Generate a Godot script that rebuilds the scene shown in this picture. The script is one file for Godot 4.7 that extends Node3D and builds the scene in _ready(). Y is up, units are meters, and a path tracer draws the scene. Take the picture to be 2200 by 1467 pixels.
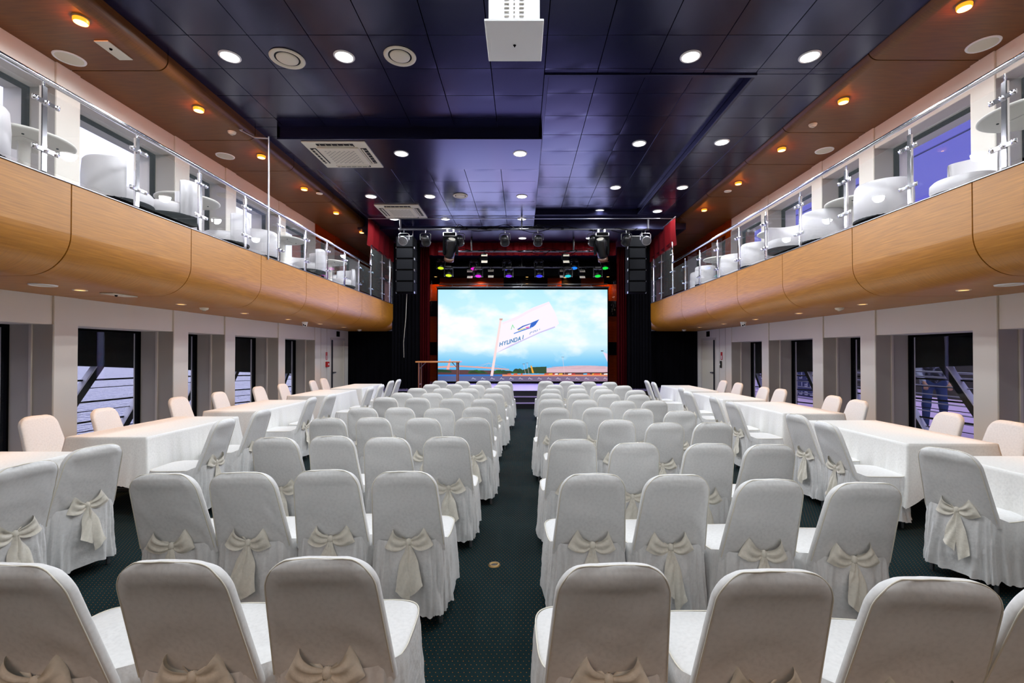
extends Node3D

var M := {}
var used := {}
var rng := RandomNumberGenerator.new()
var noise := FastNoiseLite.new()
const ORD := ["first", "second", "third", "fourth", "fifth", "sixth", "seventh", "eighth", "ninth", "tenth", "eleventh", "twelfth", "thirteenth"]

func _ready():
	rng.seed = 11
	noise.seed = 5
	noise.frequency = 1.0
	# ---- camera
	var cam := Camera3D.new()
	cam.name = "camera"
	# a 16 mm view of a 2200 x 1467 picture, f = 1000 pixels, lens slightly shifted
	cam.near = 0.05
	cam.projection = Camera3D.PROJECTION_FRUSTUM
	cam.size = cam.near * 1467.0 / 1000.0
	cam.frustum_offset = Vector2(-21.0, 13.0) * cam.near / 1000.0
	cam.far = 4000.0
	cam.position = Vector3(0, 1.6, 0)
	cam.rotation = Vector3(0.0105, 0.0, 0)
	add_child(cam)
	cam.current = true
	# ---- sky and exposure
	var we := WorldEnvironment.new()
	we.name = "environment"
	var e := Environment.new()
	e.background_mode = Environment.BG_SKY
	var sk := Sky.new()
	var sm := ProceduralSkyMaterial.new()
	sm.sky_top_color = Color(0.84, 0.85, 0.97)
	sm.sky_horizon_color = Color(0.86, 0.87, 0.98)
	sm.ground_bottom_color = Color(0.5, 0.52, 0.66)
	sm.ground_horizon_color = Color(0.6, 0.62, 0.76)
	sm.sky_energy_multiplier = 1.0
	sm.ground_energy_multiplier = 1.0
	sk.sky_material = sm
	e.sky = sk
	e.background_energy_multiplier = 1.8
	e.tonemap_mode = Environment.TONE_MAPPER_LINEAR
	e.tonemap_exposure = 1.08
	e.sdfgi_enabled = true
	e.ssao_enabled = true
	e.ssil_enabled = true
	we.environment = e
	add_child(we)
	materials()
	floor_and_stage()
	ceiling()
	side(-1)
	side(1)
	rear()
	outside()
	stage_things()
	ceiling_things()
	balcony_furniture()
	tables()
	chairs()

# ------------------------------------------------------------------ naming
func numbered(called: String) -> String:
	var n: int = used.get(called, 0)
	used[called] = n + 1
	return called if n == 0 else "%s_%03d" % [called, n]

func tag(o: Node3D, label: String, category: String, group := "", kind := "") -> Node3D:
	if label: o.set_meta("label", label)
	if category: o.set_meta("category", category)
	if group: o.set_meta("group", group)
	if kind: o.set_meta("kind", kind)
	return o

func thing(called: String, label: String, category: String, at := Vector3.ZERO, turn := 0.0, group := "", kind := "") -> Node3D:
	var o := Node3D.new()
	o.name = numbered(called)
	o.position = at
	o.rotation.y = turn
	add_child(o)
	return tag(o, label, category, group, kind)

func part(called: String, mesh: Mesh, m: Material, parent: Node, at := Vector3.ZERO) -> MeshInstance3D:
	var o := MeshInstance3D.new()
	o.name = called if parent != self else numbered(called)
	o.mesh = mesh
	if m: o.material_override = m
	o.position = at
	parent.add_child(o, true)
	return o

func copy_of(o: Node3D, at: Vector3, turn: float, label: String, group: String) -> Node3D:
	var base: String = o.get_meta("base")
	var c: Node3D = o.duplicate()
	c.name = numbered(base)
	add_child(c)
	c.position = at
	c.rotation = Vector3(0, turn, 0)
	c.set_meta("label", label)
	c.set_meta("group", group)
	return c

# ------------------------------------------------------------------ mesh helpers
func ST() -> SurfaceTool:
	var st := SurfaceTool.new()
	st.begin(Mesh.PRIMITIVE_TRIANGLES)
	return st

func done(st: SurfaceTool, weld := false) -> ArrayMesh:
	if weld: st.index()
	st.generate_normals()
	return st.commit()

func tri(st: SurfaceTool, a: Vector3, b: Vector3, c: Vector3, from: Vector3):
	# wind clockwise seen from outside; «from» is a point on the inner side
	var n := (b - a).cross(c - a)
	if n.dot((a + b + c) / 3.0 - from) > 0.0:
		st.add_vertex(a); st.add_vertex(c); st.add_vertex(b)
	else:
		st.add_vertex(a); st.add_vertex(b); st.add_vertex(c)

func quad(st: SurfaceTool, a: Vector3, b: Vector3, c: Vector3, d: Vector3, from: Vector3):
	tri(st, a, b, c, from)
	tri(st, a, c, d, from)

func abox(st: SurfaceTool, c: Vector3, s: Vector3, b := 0.004, bas := Basis()):
	# chamfered box
	st.set_smooth_group(-1)
	var h := s / 2.0
	b = minf(b, minf(h.x, minf(h.y, h.z)) * 0.45)
	var P := func(sx, sy, sz, ax):
		var v := Vector3(sx * h.x, sy * h.y, sz * h.z)
		for k in 3:
			if k != ax: v[k] -= signf(v[k]) * b
		return c + bas * v
	for ax in 3:
		var u := (ax + 1) % 3
		var w := (ax + 2) % 3
		for sg in [-1.0, 1.0]:
			var q := []
			for pr in [[-1, -1], [1, -1], [1, 1], [-1, 1]]:
				var g := Vector3()
				g[ax] = sg; g[u] = pr[0]; g[w] = pr[1]
				q.append(P.call(g.x, g.y, g.z, ax))
			quad(st, q[0], q[1], q[2], q[3], c)
		# edges along axis ax
		for s1 in [-1.0, 1.0]:
			for s2 in [-1.0, 1.0]:
				var g0 := Vector3()
				g0[u] = s1; g0[w] = s2; g0[ax] = -1
				var g1 := g0
				g1[ax] = 1
				quad(st, P.call(g0.x, g0.y, g0.z, u), P.call(g1.x, g1.y, g1.z, u), P.call(g1.x, g1.y, g1.z, w), P.call(g0.x, g0.y, g0.z, w), c)
	for sx in [-1.0, 1.0]:
		for sy in [-1.0, 1.0]:
			for sz in [-1.0, 1.0]:
				tri(st, P.call(sx, sy, sz, 0), P.call(sx, sy, sz, 1), P.call(sx, sy, sz, 2), c)

func box(s: Vector3, b := 0.004) -> ArrayMesh:
	var st := ST()
	abox(st, Vector3.ZERO, s, b)
	return done(st)

func boxat(x0: float, x1: float, y0: float, y1: float, d0: float, d1: float, called: String, m: Material, parent: Node, b := 0.004) -> MeshInstance3D:
	# d = depth in front of the camera, so z = -d
	var st := ST()
	abox(st, Vector3.ZERO, Vector3(absf(x1 - x0), absf(y1 - y0), absf(d1 - d0)), b)
	return part(called, done(st), m, parent, Vector3((x0 + x1) / 2, (y0 + y1) / 2, -(d0 + d1) / 2))

func grid(st: SurfaceTool, rows: Array, closed := false, flip := false, uv := false):
	# rows: Array of PackedVector3Array of the same length
	st.set_smooth_group(0)
	var n: int = rows[0].size()
	var nr: int = rows.size()
	for i in nr - 1:
		var a: PackedVector3Array = rows[i]
		var b: PackedVector3Array = rows[i + 1]
		for j in (n if closed else n - 1):
			var k := (j + 1) % n
			var q := [[a[j], j, i], [a[k], j + 1, i], [b[k], j + 1, i + 1], [b[j], j, i + 1]]
			for t in ([0, 2, 1, 0, 3, 2] if flip else [0, 1, 2, 0, 2, 3]):
				if uv: st.set_uv(Vector2(float(q[t][1]) / (n - 1), float(q[t][2]) / (nr - 1)))
				st.add_vertex(q[t][0])

func lathe(st: SurfaceTool, prof: Array, seg := 24, at := Vector3.ZERO, bas := Basis(), hard := false):
	# prof: [r, y] pairs; each step its own smooth band unless welded
	var rows := []
	for p in prof:
		var r := PackedVector3Array()
		for j in seg:
			var a := TAU * j / seg
			r.append(at + bas * Vector3(cos(a) * p[0], p[1], sin(a) * p[0]))
		rows.append(r)
	if hard:
		for i in rows.size() - 1:
			st.set_smooth_group(i % 30 + 1)
			for j in seg:
				var k := (j + 1) % seg
				var q := [rows[i][j], rows[i][k], rows[i + 1][k], rows[i + 1][j]]
				for t in [0, 1, 2, 0, 2, 3]: st.add_vertex(q[t])
	else:
		grid(st, rows, true)

func tube(st: SurfaceTool, path: PackedVector3Array, r: float, sides := 8, closed := false, caps := true, taper := 1.0):
	var rows := []
	var n := path.size()
	var up := Vector3.UP
	var prev := Vector3.ZERO
	for i in n:
		var t: Vector3
		if closed: t = path[(i + 1) % n] - path[(i - 1 + n) % n]
		else: t = path[mini(i + 1, n - 1)] - path[maxi(i - 1, 0)]
		t = t.normalized()
		if prev == Vector3.ZERO:
			up = Vector3.UP if absf(t.y) < 0.9 else Vector3.RIGHT
		else:
			up = prev
		var s := t.cross(up).normalized()
		up = s.cross(t).normalized()
		prev = up
		var ring := PackedVector3Array()
		var rr := r * lerpf(1.0, taper, float(i) / maxi(n - 1, 1))
		for j in sides:
			var a := TAU * j / sides
			ring.append(path[i] + (s * cos(a) + up * sin(a)) * rr)
		rows.append(ring)
	if closed: rows.append(rows[0])
	grid(st, rows, true, true)
	if caps and not closed:
		st.set_smooth_group(-1)
		for e in [0, n - 1]:
			for j in sides:
				tri(st, path[e], rows[e][j], rows[e][(j + 1) % sides], path[1] if e == 0 else path[n - 2])

func pv(a: Array) -> PackedVector3Array:
	return PackedVector3Array(a)

func prism(st: SurfaceTool, poly: PackedVector2Array, z0: float, z1: float):
	# extrude an xy polygon along z
	st.set_smooth_group(-1)
	var idx := Geometry2D.triangulate_polygon(poly)
	var cen := Vector2.ZERO
	for p in poly: cen += p / poly.size()
	var mid := Vector3(cen.x, cen.y, (z0 + z1) / 2)
	for i in range(0, idx.size(), 3):
		for z in [z0, z1]:
			var a := poly[idx[i]]
			var b := poly[idx[i + 1]]
			var c := poly[idx[i + 2]]
			tri(st, Vector3(a.x, a.y, z), Vector3(b.x, b.y, z), Vector3(c.x, c.y, z), Vector3((a.x + b.x + c.x) / 3, (a.y + b.y + c.y) / 3, mid.z))
	var cw := Geometry2D.is_polygon_clockwise(poly)
	for i in poly.size():
		var a := poly[i]
		var b := poly[(i + 1) % poly.size()]
		var nrm := Vector2(b.y - a.y, a.x - b.x) * (-1.0 if cw else 1.0)
		var m2 := (a + b) / 2 - nrm.normalized() * 0.01
		quad(st, Vector3(a.x, a.y, z0), Vector3(b.x, b.y, z0), Vector3(b.x, b.y, z1), Vector3(a.x, a.y, z1), Vector3(m2.x, m2.y, mid.z))

# ------------------------------------------------------------------ materials
func mat(c: Color, rough := 0.6, metal := 0.0, spec := 0.5) -> StandardMaterial3D:
	var m := StandardMaterial3D.new()
	m.albedo_color = c
	m.roughness = rough
	m.metallic = metal
	m.metallic_specular = spec
	return m

func glow(c: Color, k: float) -> StandardMaterial3D:
	var m := mat(c, 0.4)
	m.emission_enabled = true
	m.emission = c
	m.emission_energy_multiplier = k
	return m

func glass(alpha := 0.06) -> StandardMaterial3D:
	var m := mat(Color(0.9, 0.95, 0.95, alpha), 0.0)
	m.transparency = BaseMaterial3D.TRANSPARENCY_ALPHA
	return m

func ntex(freq: float, size: int, ramp: Array, sd := 1, stretch := Vector2.ONE, oct := 4) -> ImageTexture:
	# a seamless-ish tiling noise image coloured by a ramp
	var n := FastNoiseLite.new()
	n.seed = sd
	n.noise_type = FastNoiseLite.TYPE_SIMPLEX_SMOOTH
	n.frequency = freq
	n.fractal_octaves = oct
	var im := Image.create(size, size, false, Image.FORMAT_RGB8)
	for y in size:
		for x in size:
			# blend the four wraps so that the picture repeats
			var fx := float(x) / size
			var fy := float(y) / size
			var sx := x * stretch.x
			var sy := y * stretch.y
			var w := size * stretch.x
			var h := size * stretch.y
			var v := lerpf(lerpf(n.get_noise_2d(sx, sy), n.get_noise_2d(sx - w, sy), fx), lerpf(n.get_noise_2d(sx, sy - h), n.get_noise_2d(sx - w, sy - h), fx), fy)
			v = clampf(v * 0.9 + 0.5, 0, 1)
			var c: Color = ramp[0].lerp(ramp[1], v) if ramp.size() == 2 else (ramp[0].lerp(ramp[1], v * 2) if v < 0.5 else ramp[1].lerp(ramp[2], v * 2 - 1))
			im.set_pixel(x, y, c)
	return ImageTexture.create_from_image(im)

func tripl(m: StandardMaterial3D, s: Vector3):
	m.uv1_triplanar = true
	m.uv1_world_triplanar = true
	m.uv1_scale = s
	m.uv1_triplanar_sharpness = 4.0

func materials():
	var g := func(v): return Color(v, v, v)
	# cloths
	var dam := ntex(0.05, 256, [g.call(0.945), g.call(0.98), g.call(1.0)], 3)
	var dam_h := ntex(0.022, 256, [g.call(0.2), g.call(0.8)], 8, Vector2(1, 1), 5)
	var cl := mat(Color(0.91, 0.91, 0.905), 0.62, 0.0, 0.4)
	cl.albedo_texture = dam
	tripl(cl, Vector3.ONE * 3.2)
	cl.uv1_world_triplanar = false
	cl.heightmap_enabled = false
	cl.rim_enabled = true
	cl.rim = 0.25
	M.cloth = cl
	var sat: StandardMaterial3D = cl.duplicate()
	sat.roughness = 0.42
	sat.normal_enabled = true
	var hn: Image = dam_h.get_image().duplicate()
	hn.convert(Image.FORMAT_RGBA8)
	hn.bump_map_to_normal_map(4.0)
	sat.normal_texture = ImageTexture.create_from_image(hn)
	sat.normal_scale = 0.8
	M.satin = sat
	cl.normal_enabled = true
	cl.normal_texture = sat.normal_texture
	cl.normal_scale = 0.09
	var bow: StandardMaterial3D = sat.duplicate()
	bow.albedo_color = Color(0.92, 0.90, 0.845)
	bow.roughness = 0.4
	M.bow = bow
	M.piping = mat(Color(0.89, 0.87, 0.81), 0.5)
	M.linen = cl.duplicate()
	M.linen.albedo_color = Color(0.93, 0.925, 0.91)
	M.linen.roughness = 0.6
	M.linen.normal_enabled = true
	M.linen.normal_texture = sat.normal_texture
	M.linen.normal_scale = 0.15
	# wood
	var wd := ntex(0.02, 512, [Color(0.575, 0.365, 0.095), Color(0.668, 0.44, 0.125), Color(0.748, 0.51, 0.175)], 21, Vector2(0.35, 9.0), 5)
	M.wood = mat(Color(1, 1, 1), 0.38)
	M.wood.albedo_texture = wd
	tripl(M.wood, Vector3(0.6, 0.6, 0.6))
	M.shaded_wood = M.wood.duplicate()
	M.shaded_wood.albedo_color = Color(0.66, 0.585, 0.50)  # same wood as the balcony front, darkened to stand for dimmer light
	M.shaded_wood.roughness = 0.45
	M.wood_stage = M.wood.duplicate()
	M.wood_stage.albedo_color = Color(0.80, 0.47, 0.28)
	M.wood_stage.roughness = 0.2
	M.table_wood = M.wood.duplicate()
	# carpet
	var im := Image.create(256, 256, false, Image.FORMAT_RGB8)
	var r2 := RandomNumberGenerator.new()
	r2.seed = 2
	for y in 256:
		for x in 256:
			var v := r2.randf() * 0.55 + 0.7
			im.set_pixel(x, y, Color(0.078 * v, 0.150 * v, 0.160 * v))
	for j in 8:
		for i in 8:
			var px := i * 32 + (16 if j % 2 else 0) + 8
			var py := j * 32 + 12
			for a in 5:
				for b in 5:
					if absi(a - 2) + absi(b - 2) < 4:
						var v := 0.75 + 0.25 * r2.randf()
						im.set_pixel((px + a) % 256, (py + b) % 256, Color(0.80 * v, 0.46 * v, 0.15 * v))
	M.carpet = mat(Color(1, 1, 1), 0.95, 0, 0.2)
	M.carpet.albedo_texture = ImageTexture.create_from_image(im)
	tripl(M.carpet, Vector3.ONE * 4.4)
	# paints
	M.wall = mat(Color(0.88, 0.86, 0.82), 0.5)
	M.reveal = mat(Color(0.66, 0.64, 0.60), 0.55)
	M.trim = mat(Color(0.80, 0.77, 0.73), 0.45)
	M.tile = mat(Color(0.125, 0.13, 0.27), 0.21, 0.6, 0.75)
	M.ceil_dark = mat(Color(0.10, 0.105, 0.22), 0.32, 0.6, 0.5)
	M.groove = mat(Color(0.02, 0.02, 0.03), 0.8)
	M.black = mat(Color(0.03, 0.03, 0.035), 0.7, 0, 0.12)
	M.frame = mat(Color(0.025, 0.025, 0.03), 0.7, 0, 0.15)
	M.drape = mat(Color(0.035, 0.035, 0.05), 0.95, 0, 0.1)
	M.red = mat(Color(0.30, 0.010, 0.03), 0.75, 0, 0.2)
	M.red_dark = mat(Color(0.20, 0.010, 0.025), 0.8, 0, 0.15)
	M.chrome = mat(Color(0.93, 0.93, 0.95), 0.12, 1.0)
	M.steel = mat(Color(0.62, 0.62, 0.64), 0.3, 0.9)
	M.bar = mat(Color(0.30, 0.30, 0.33), 0.4, 0.6)
	M.dark_metal = mat(Color(0.06, 0.06, 0.07), 0.35, 0.3)
	M.white = mat(Color(0.87, 0.86, 0.83), 0.45)
	M.ivory = mat(Color(0.84, 0.81, 0.74), 0.5)
	M.white_bright = mat(Color(0.93, 0.93, 0.93), 0.4)
	M.leather = mat(Color(0.86, 0.85, 0.86), 0.38)
	M.charcoal = mat(Color(0.05, 0.055, 0.07), 0.6, 0, 0.2)
	M.glass = glass(0.022)
	M.pane = glass(0.008)
	M.pane.metallic_specular = 0.22
	M.cool = glow(Color(1.0, 0.99, 0.97), 6.0)
	M.warm = glow(Color(1.0, 0.76, 0.46), 4.5)
	M.amber = glow(Color(1.0, 0.50, 0.10), 2.2)
	M.warm_soft = glow(Color(1.0, 0.78, 0.45), 2.2)
	M.signred = mat(Color(0.7, 0.05, 0.05), 0.5)
	M.green = mat(Color(0.1, 0.55, 0.25), 0.5)
	M.brass = mat(Color(0.55, 0.45, 0.28), 0.35, 0.8)
	M.hull = mat(Color(0.02, 0.02, 0.022), 0.8, 0, 0.1)
	M.brace = mat(Color(0.82, 0.82, 0.88), 0.5)  # white for the painted sky-lit tops of the braces
	M.step = mat(Color(0.05, 0.045, 0.07), 0.35)
	M.stage_floor = mat(Color(0.46, 0.42, 0.58), 0.22)  # violet reflection of the screen put into the floor colour
	M.tread = mat(Color(0.54, 0.47, 0.66), 0.3)  # lavender sheen of reflected light painted into the tread colour
# ------------------------------------------------------------------ floor and stage
func floor_and_stage():
	var f := boxat(-6.2, 6.3, -0.2, 0.0, -12.0, 14.3, "floor", M.carpet, self)
	tag(f, "dark green carpet with small orange dots across the whole room", "floor", "", "structure")
	# brass floor socket
	var so := thing("floor_socket", "small round brass floor socket set in the aisle carpet", "floor socket", Vector3(-0.207, 0, -3.52))
	var st := ST()
	lathe(st, [[0.022, 0.004], [0.030, 0.012], [0.040, 0.010], [0.046, 0.0]], 28)
	part("ring", done(st), M.brass, so)
	st = ST()
	lathe(st, [[0.0, 0.005], [0.022, 0.004]], 20)
	part("cover", done(st), M.dark_metal, so)
	# stage
	var s := thing("stage", "low dark stage platform with a glossy floor in painted violet sheen in front of the screen", "stage", Vector3.ZERO, 0, "", "structure")
	boxat(-4.6, 4.6, 0.0, 0.462, 13.76, 18.4, "platform", M.step, s)
	boxat(-4.6, 4.6, 0.462, 0.475, 13.74, 18.4, "stage_floor", M.stage_floor, s, 0.003)
	for k in 2:
		boxat(-1.6, 1.6, 0.0, 0.145 + 0.157 * k, 13.2 + 0.27 * k, 13.78, "step", M.step, s)
		boxat(-1.62, 1.62, 0.145 + 0.157 * k, 0.157 + 0.157 * k, 13.18 + 0.27 * k, 13.48 + 0.27 * k, "tread", M.tread, s, 0.003)

# ------------------------------------------------------------------ ceiling
const HG := 5.30
const HR := 5.39
const HL := 5.10

func tile_mesh(w: float, l: float, k: int) -> ArrayMesh:
	# a slightly bulging metal tray seen from below
	var st := ST()
	var n := 7
	var nn := FastNoiseLite.new()
	nn.seed = 40 + k
	nn.frequency = 1.4
	var rows := []
	for j in n:
		var r := PackedVector3Array()
		for i in n:
			var u := float(i) / (n - 1) * 2 - 1
			var v := float(j) / (n - 1) * 2 - 1
			var uu: float = signf(u) * [0.0, 0.55, 0.978, 1.0][absi(i - 3)]
			var vv: float = signf(v) * [0.0, 0.55, 0.978, 1.0][absi(j - 3)]
			u = uu
			v = vv
			var edge := 1.0 if (i == 0 or j == 0 or i == n - 1 or j == n - 1) else 0.0
			var y: float = 0.0 * edge - (1 - u * u) * (1 - v * v) * 0.0012 * [0.4, 1.0, 0.1, -0.6][k] + nn.get_noise_2d(u * 0.6, v * 0.6) * 0.0012 * (1 - edge)
			r.append(Vector3(uu * w / 2, y, vv * l / 2))
		rows.append(r)
	grid(st, rows, false, true)
	var st2 := ST()
	st.generate_normals()
	var top := ST()
	abox(top, Vector3(0, 0.016, 0), Vector3(w, 0.02, l), 0.002)
	top.generate_normals()
	st2 = ST()
	st2.append_from(st.commit(), 0, Transform3D())
	st2.append_from(top.commit(), 0, Transform3D())
	return st2.commit()

var tiles := {}
func tile(parent: Node3D, x0: float, x1: float, d0: float, d1: float, y: float):
	var key := "%d_%d" % [roundi((x1 - x0) * 100), roundi((d1 - d0) * 100)]
	if not tiles.has(key):
		var a := []
		for k in 4: a.append(tile_mesh(x1 - x0 - 0.011, d1 - d0 - 0.011, k))
		tiles[key] = a
	var o := part("ceiling_tile", tiles[key][rng.randi() % 4], M.tile, parent, Vector3((x0 + x1) / 2, y, -(d0 + d1) / 2))
	o.rotation = Vector3(rng.randf_range(-1, 1) * 0.0035, 0, rng.randf_range(-1, 1) * 0.003)

func zone(parent: Node3D, xa: float, xb: float, da: float, db: float, y: float, w: float, l: float, xoff: float, doff: float):
	var xs := [xa]
	var x := xoff + ceilf((xa - xoff) / w + 0.001) * w
	while x < xb - 0.001:
		if x - xa > 0.02: xs.append(x)
		x += w
	if xb - xs[-1] < 0.12 and xs.size() > 1: xs[-1] = xb
	else: xs.append(xb)
	var ds := [da]
	var d := doff + ceilf((da - doff) / l + 0.001) * l
	while d < db - 0.001:
		if d - da > 0.02: ds.append(d)
		d += l
	if db - ds[-1] < 0.12 and ds.size() > 1: ds[-1] = db
	else: ds.append(db)
	for i in xs.size() - 1:
		for j in ds.size() - 1:
			tile(parent, xs[i], xs[i + 1], ds[j], ds[j + 1], y)

func ceiling():
	var c := thing("ceiling", "glossy navy tiled metal ceiling with a dropped part and a recess", "ceiling", Vector3.ZERO, 0, "", "structure")
	boxat(-4.6, 4.6, HR + 0.03, HR + 0.3, -12.0, 21.5, "slab", M.groove, c)
	# near part, out of the frame
	boxat(-4.42, 4.42, HG, HG + 0.12, -12.0, 3.47, "plain_panel", M.tile, c)
	# near field
	zone(c, -4.42, 0.30, 3.47, 7.6, HG, 0.70, 0.64, 0.30, 6.03)
	zone(c, 0.30, 4.42, 3.47, 6.15, HG, 0.70, 0.64, 0.30, 6.03)
	zone(c, 3.12, 4.42, 6.15, 13.0, HG, 0.70, 0.64, 3.10, 6.03)
	zone(c, 0.33, 3.12, 12.42, 13.0, HG, 0.70, 0.64, 0.33, 12.42)
	# recess
	zone(c, 0.36, 3.08, 6.2, 12.38, HR, 0.66, 0.65, 0.378, 7.42)
	boxat(0.30, 0.36, HG - 0.02, HR + 0.02, 6.15, 12.42, "recess_edge", M.tile, c)
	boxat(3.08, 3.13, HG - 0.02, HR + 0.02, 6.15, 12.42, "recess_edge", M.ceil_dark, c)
	boxat(0.30, 3.13, HG - 0.02, HR + 0.02, 6.14, 6.2, "recess_edge", M.tile, c)
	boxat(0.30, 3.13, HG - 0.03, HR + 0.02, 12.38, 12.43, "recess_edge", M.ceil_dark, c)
	# dropped part
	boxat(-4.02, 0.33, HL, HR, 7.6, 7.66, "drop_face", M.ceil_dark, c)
	boxat(0.28, 0.335, HL, HR, 7.6, 13.0, "drop_face", M.tile, c)
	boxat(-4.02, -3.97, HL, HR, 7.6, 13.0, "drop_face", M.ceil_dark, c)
	boxat(-4.02, 0.33, HL - 0.003, HL + 0.03, 7.6, 8.86, "plain_panel", M.tile, c)
	zone(c, -4.0, 0.30, 8.86, 13.0, HL, 0.70, 0.64, 0.30, 8.86)
	zone(c, -4.42, -4.02, 7.6, 13.0, HG, 0.70, 0.64, 0.30, 6.03)
	# over the stage
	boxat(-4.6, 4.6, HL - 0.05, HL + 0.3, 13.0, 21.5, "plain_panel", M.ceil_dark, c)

# ------------------------------------------------------------------ side walls, balcony, railing
var niches := [[3.85, 5.57], [5.876, 7.49], [7.82, 8.79], [9.10, 10.72], [11.02, 12.62]]
var up_niches := [[3.85, 5.57], [5.876, 7.49], [7.82, 8.79], [9.10, 10.72], [11.02, 12.62], [12.95, 13.9], [14.3, 15.9], [19.0, 21.0]]
var seams := [-12.0, -9.5, -7.0, -4.5, -1.9, -0.4, 1.1, 2.62, 4.12, 5.62, 7.13, 8.63, 10.13, 11.63, 13.2, 15.0]
var win_n := 1

func side(s: int):
	var nm := "left" if s < 0 else "right"
	var sf := float(s)
	var XW := 5.60 if s < 0 else 5.67
	var XG := XW + 0.55
	var sh := 0.0 if s < 0 else -0.02          # the right bays sit a little nearer
	var HEAD := 1.935 if s < 0 else 1.875
	var CW := 5.10 if s < 0 else 5.22           # wood ceiling above the balcony
	var UH := 4.79 if s < 0 else 4.88
	var XU := XW + 0.34
	var RAIL := 3.886 if s < 0 else 3.975
	var FT := 3.095 if s < 0 else 3.112         # top of the balcony front
	var SOF := 2.28
	var w := thing("wall_" + nm, "off-white %s wall with square piers between deep window bays" % nm, "wall", Vector3.ZERO, 0, "", "structure")
	var bx := func(xa, xb, ya, yb, da, db, called, m, parent, b = 0.006): return boxat(sf * xa, sf * xb, ya, yb, da, db, called, m, parent, b)
	# lower level
	var prev := -12.0
	for n in niches:
		var a: float = n[0] + sh
		var b: float = n[1] + sh
		bx.call(XW, XG + 0.1, 0.0, SOF + 0.1, prev, a, "pier", M.wall, w)
		bx.call(XW + 0.02, XG + 0.1, HEAD, SOF + 0.1, a, b, "header", M.wall, w)
		bx.call(XW + 0.12, XG + 0.1, 0.0, 0.36, a, b, "sill", M.wall, w)
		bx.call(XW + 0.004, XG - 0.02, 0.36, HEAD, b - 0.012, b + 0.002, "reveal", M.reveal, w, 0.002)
		bx.call(XW + 0.24, XW + 0.275, 0.36, HEAD, b - 0.03, b - 0.01, "reveal_trim", M.trim, w, 0.003)
		window(s, XG, a, b, 0.36, HEAD, nm, "lower")
		prev = b
	bx.call(XW, XG + 0.1, 0.0, SOF + 0.1, prev, 13.62 + sh, "wall_panel", M.wall, w)
	bx.call(XW, XG + 0.1, 0.0, SOF + 0.1, 14.72 + sh, 15.3, "wall_panel", M.wall, w)
	bx.call(XW, XG + 0.1, 2.0, SOF + 0.1, 13.62 + sh, 14.72 + sh, "wall_panel", M.wall, w)
	for d in [12.95, 13.35]:
		bx.call(XW - 0.012, XW + 0.02, 0.0, SOF, d + sh, d + 0.02 + sh, "joint_strip", M.trim, w, 0.003)
	# door at the far end
	var dr := thing("door_%d" % (1 if s < 0 else 2), "pale grey-beige steel door at the far end of the %s wall" % nm, "door", Vector3.ZERO, 0, "", "structure")
	bx.call(XW + 0.02, XW + 0.07, 0.0, 2.0, 13.66 + sh, 14.68 + sh, "door_leaf", M.ivory, dr)
	bx.call(XW - 0.01, XW + 0.06, 0.0, 2.02, 13.6 + sh, 13.67 + sh, "door_frame", M.trim, dr)
	bx.call(XW - 0.01, XW + 0.06, 0.0, 2.02, 14.67 + sh, 14.74 + sh, "door_frame", M.trim, dr)
	bx.call(XW - 0.01, XW + 0.06, 1.97, 2.04, 13.6 + sh, 14.74 + sh, "door_frame", M.trim, dr)
	bx.call(XW - 0.015, XW + 0.03, 0.0, 1.97, 13.67 + sh, 13.78 + sh, "door_gap", M.groove, dr)
	bx.call(XW - 0.05, XW + 0.03, 0.98, 1.02, 13.8 + sh, 13.93 + sh, "door_handle", M.steel, dr)
	var sg := thing("wall_sign", "small dark rectangular sign above the far %s door" % nm, "sign")
	bx.call(XW - 0.03, XW - 0.002, 2.08, 2.24, 14.05 + sh, 14.25 + sh, "sign_plate", M.black, sg)
	# baseboard
	var bb: MeshInstance3D = bx.call(XW - 0.012, XW + 0.0, 0.0, 0.09, -6.9, 12.9, "baseboard_" + nm, M.reveal, self)
	tag(bb, "narrow grey skirting strip along the foot of the %s wall" % nm, "baseboard", "", "structure")
	# upper level
	prev = -12.0
	var DECK := FT - 0.06
	for n in up_niches:
		var a: float = n[0] + sh
		var b: float = n[1] + sh
		bx.call(XW, XG + 0.1, DECK, CW + 0.1, prev, a, "pier", M.wall if a < 12.9 else M.wood_stage, w)
		bx.call(XW + 0.02, XG + 0.1, UH, CW + 0.1, a, b, "header", M.wall if a < 12.9 else M.wood_stage, w)
		bx.call(XW + 0.12, XG + 0.1, DECK, DECK + 0.25, a, b, "sill", M.wall, w)
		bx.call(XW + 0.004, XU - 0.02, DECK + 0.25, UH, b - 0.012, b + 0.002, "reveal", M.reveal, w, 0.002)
		window(s, XU, a, b, DECK + 0.25, UH, nm, "upper")
		prev = b
	bx.call(XW, XG + 0.1, DECK, CW + 0.1, prev, 21.6, "pier", M.wood_stage, w)
	# the wall between the decks and the lower far end
	bx.call(XW + 0.2, XG + 0.1, SOF + 0.08, DECK + 0.02, -12.0, 21.6, "deck_band", M.wall, w)
	bx.call(XW, XG + 0.1, 0.0, SOF + 0.1, 15.3, 21.6, "wall_panel", M.black, w)
	# ---- balcony: front panels and soffit
	var bal := thing("balcony", "curved golden wood balcony front and soffit along the %s side" % nm, "balcony", Vector3.ZERO, 0, "", "structure")
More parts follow.
